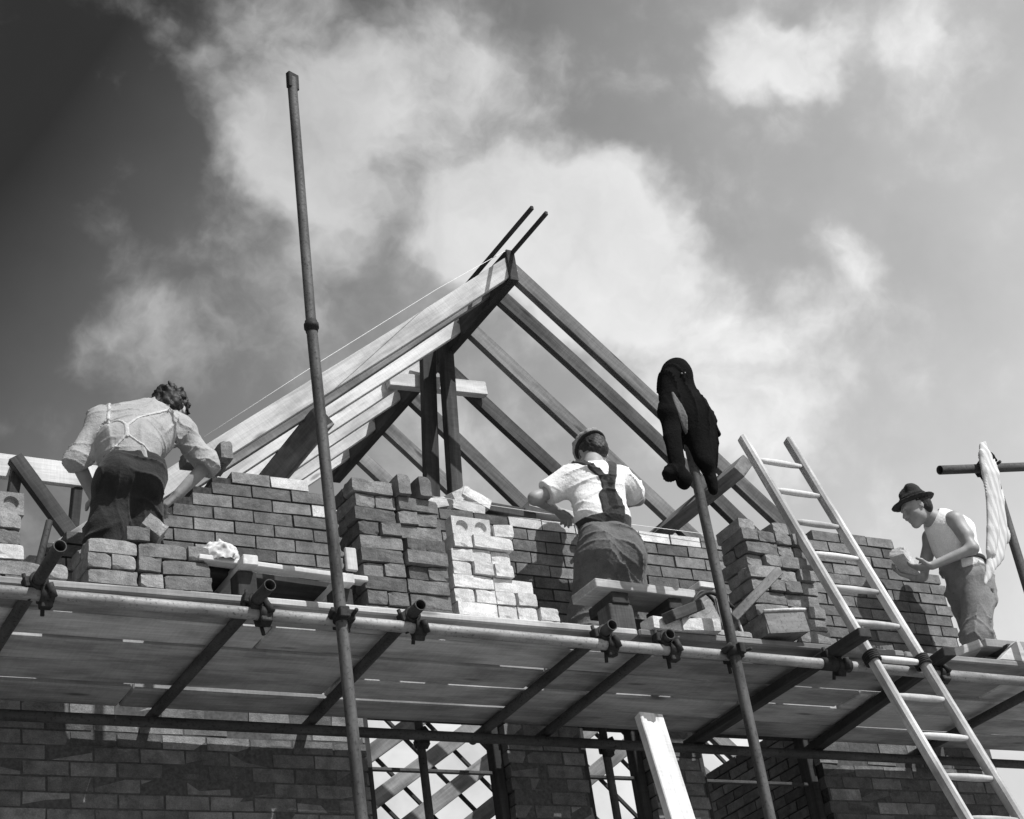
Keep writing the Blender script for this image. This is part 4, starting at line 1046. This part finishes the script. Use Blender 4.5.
v.op(cone((7.85, 7.5, 6.19), (7.90, 7.5, 6.22), .066, .066), .01, 'c')
Pall = v.all_pts(); Fsh = v.F+folds(.004, (.8, 0, -.5), 48, (.5, 0, .8), 9, .9)(Pall) + creases(.010, (.9, .2, -.35), 40, (.4, 0, .9), 8, .9)(Pall)
v.obj('singlet', M_tee, pc, F=Fsh, origin=org, one=True)
v = Vol(lo, hi, .0072)
v.op(cone(J['hip'], (8.06, 7.5, 5.875), .140, .142, (J['fwd'], 1.05)), .05); v.op(ell((8.105, 7.49, 5.67), (.10, .13, .13)), .05)
for s in 'LR': v.op(cone(J['hp'+s], J['kn'+s], .110, .088), .04); v.op(cone(J['kn'+s], J['an'+s], .088, .085), .03)
v.op(cone((8.06, 7.33, 5.62), (8.10, 7.36, 5.55), .006, .010), .02, 'c')
Pt = v.all_pts(); Ft = v.F+folds(.006, (-.6, .1, .8), 30, (1, .2, .5), 8, 1.2)(Pt)+creases(.022, (-.6, .15, .8), 27, (1, .2, .5), 8, .6)(Pt)+creases(.012, (.95, .2, .1), 36, (0, .2, 1), 8, 2.2)(Pt)
Ft = np.maximum(Ft, Pt[..., 2]-5.895)
v.obj('trousers', M_trou3, pc, F=Ft, origin=org, one=True)
v = Vol(lo, hi, .0072); v.op(cone((8.06, 7.5, 5.868), (8.06, 7.5, 5.885), .158, .156, (J['fwd'], 1.05)), .01); v.F = np.maximum(v.F, np.abs(v.all_pts()[..., 2]-5.877)-.016); v.obj('belt', M_felt, pc, origin=org)
v = Vol((7.6, 7.3, 6.1), (8.02, 7.7, 6.48), .0055)
v.op(ell(P(-.035, 0, .02), (.085, .081, .075), ax), .02, disp=lumps(.003, 120, 1)); v.op(ell(P(-.07, 0, -.03), (.032, .058, .04), ax), .03); v.obj('hair', M_hair, pc, origin=org)
v = Vol((7.55, 7.25, 6.1), (8.1, 7.8, 6.52), .0055)
hu = unit(u*.8+np.array((0, 0, 1))*.6); hf = unit(f-hu*np.dot(f, hu)); hr = np.cross(hu, hf); hax = np.stack([hf, hr, hu]); H = lambda a, b, h: np.array((7.795, 7.50, 6.243))+(hf*a+hr*b+hu*h)*.90
v.op(cone(H(-.01, 0, .07), H(-.005, 0, .125), .098, .080, (hr, 1.22)), .02); v.op(cone(H(-.07, 0, .222), H(.08, 0, .195), .022, .028), .035, 'c'); v.op(ell(H(.085, .055, .16), (.05, .03, .05), hax), .03, 'c'); v.op(ell(H(.085, -.055, .16), (.05, .03, .05), hax), .03, 'c')
v.op(ell(H(.0, 0, .062), (.150, .124, .015), hax), .012); v.op(ell(H(0, 0, .02), (.105, .085, .05), hax), .008, 'c')
Ph = v.all_pts(); v.F = v.F+lumps(.0012, 42, .8)(Ph)
v.obj('brimmed_hat', M_felt, pc, origin=org, one=True)
v = Vol((7.55, 7.25, 6.1), (8.1, 7.8, 6.52), .0055); v.op(cone(H(-.01, 0, .07), H(-.005, 0, .125), .103, .085, (hr, 1.22)), .01); v.F = np.maximum(v.F, np.abs((v.all_pts()-H(0, 0, .088))@A_(hu))-.014); v.obj('hat_band', M_felt2, pc, origin=org)
boots('boot', pc, ((7.92, 7.42, (-1, .3)), (8.20, 7.58, (-1, .3))), org)
brick('pale', (7.705, 7.63, 5.925), R(24), R(6), R(24), 'pale brick held in the hands of the man in a hat')
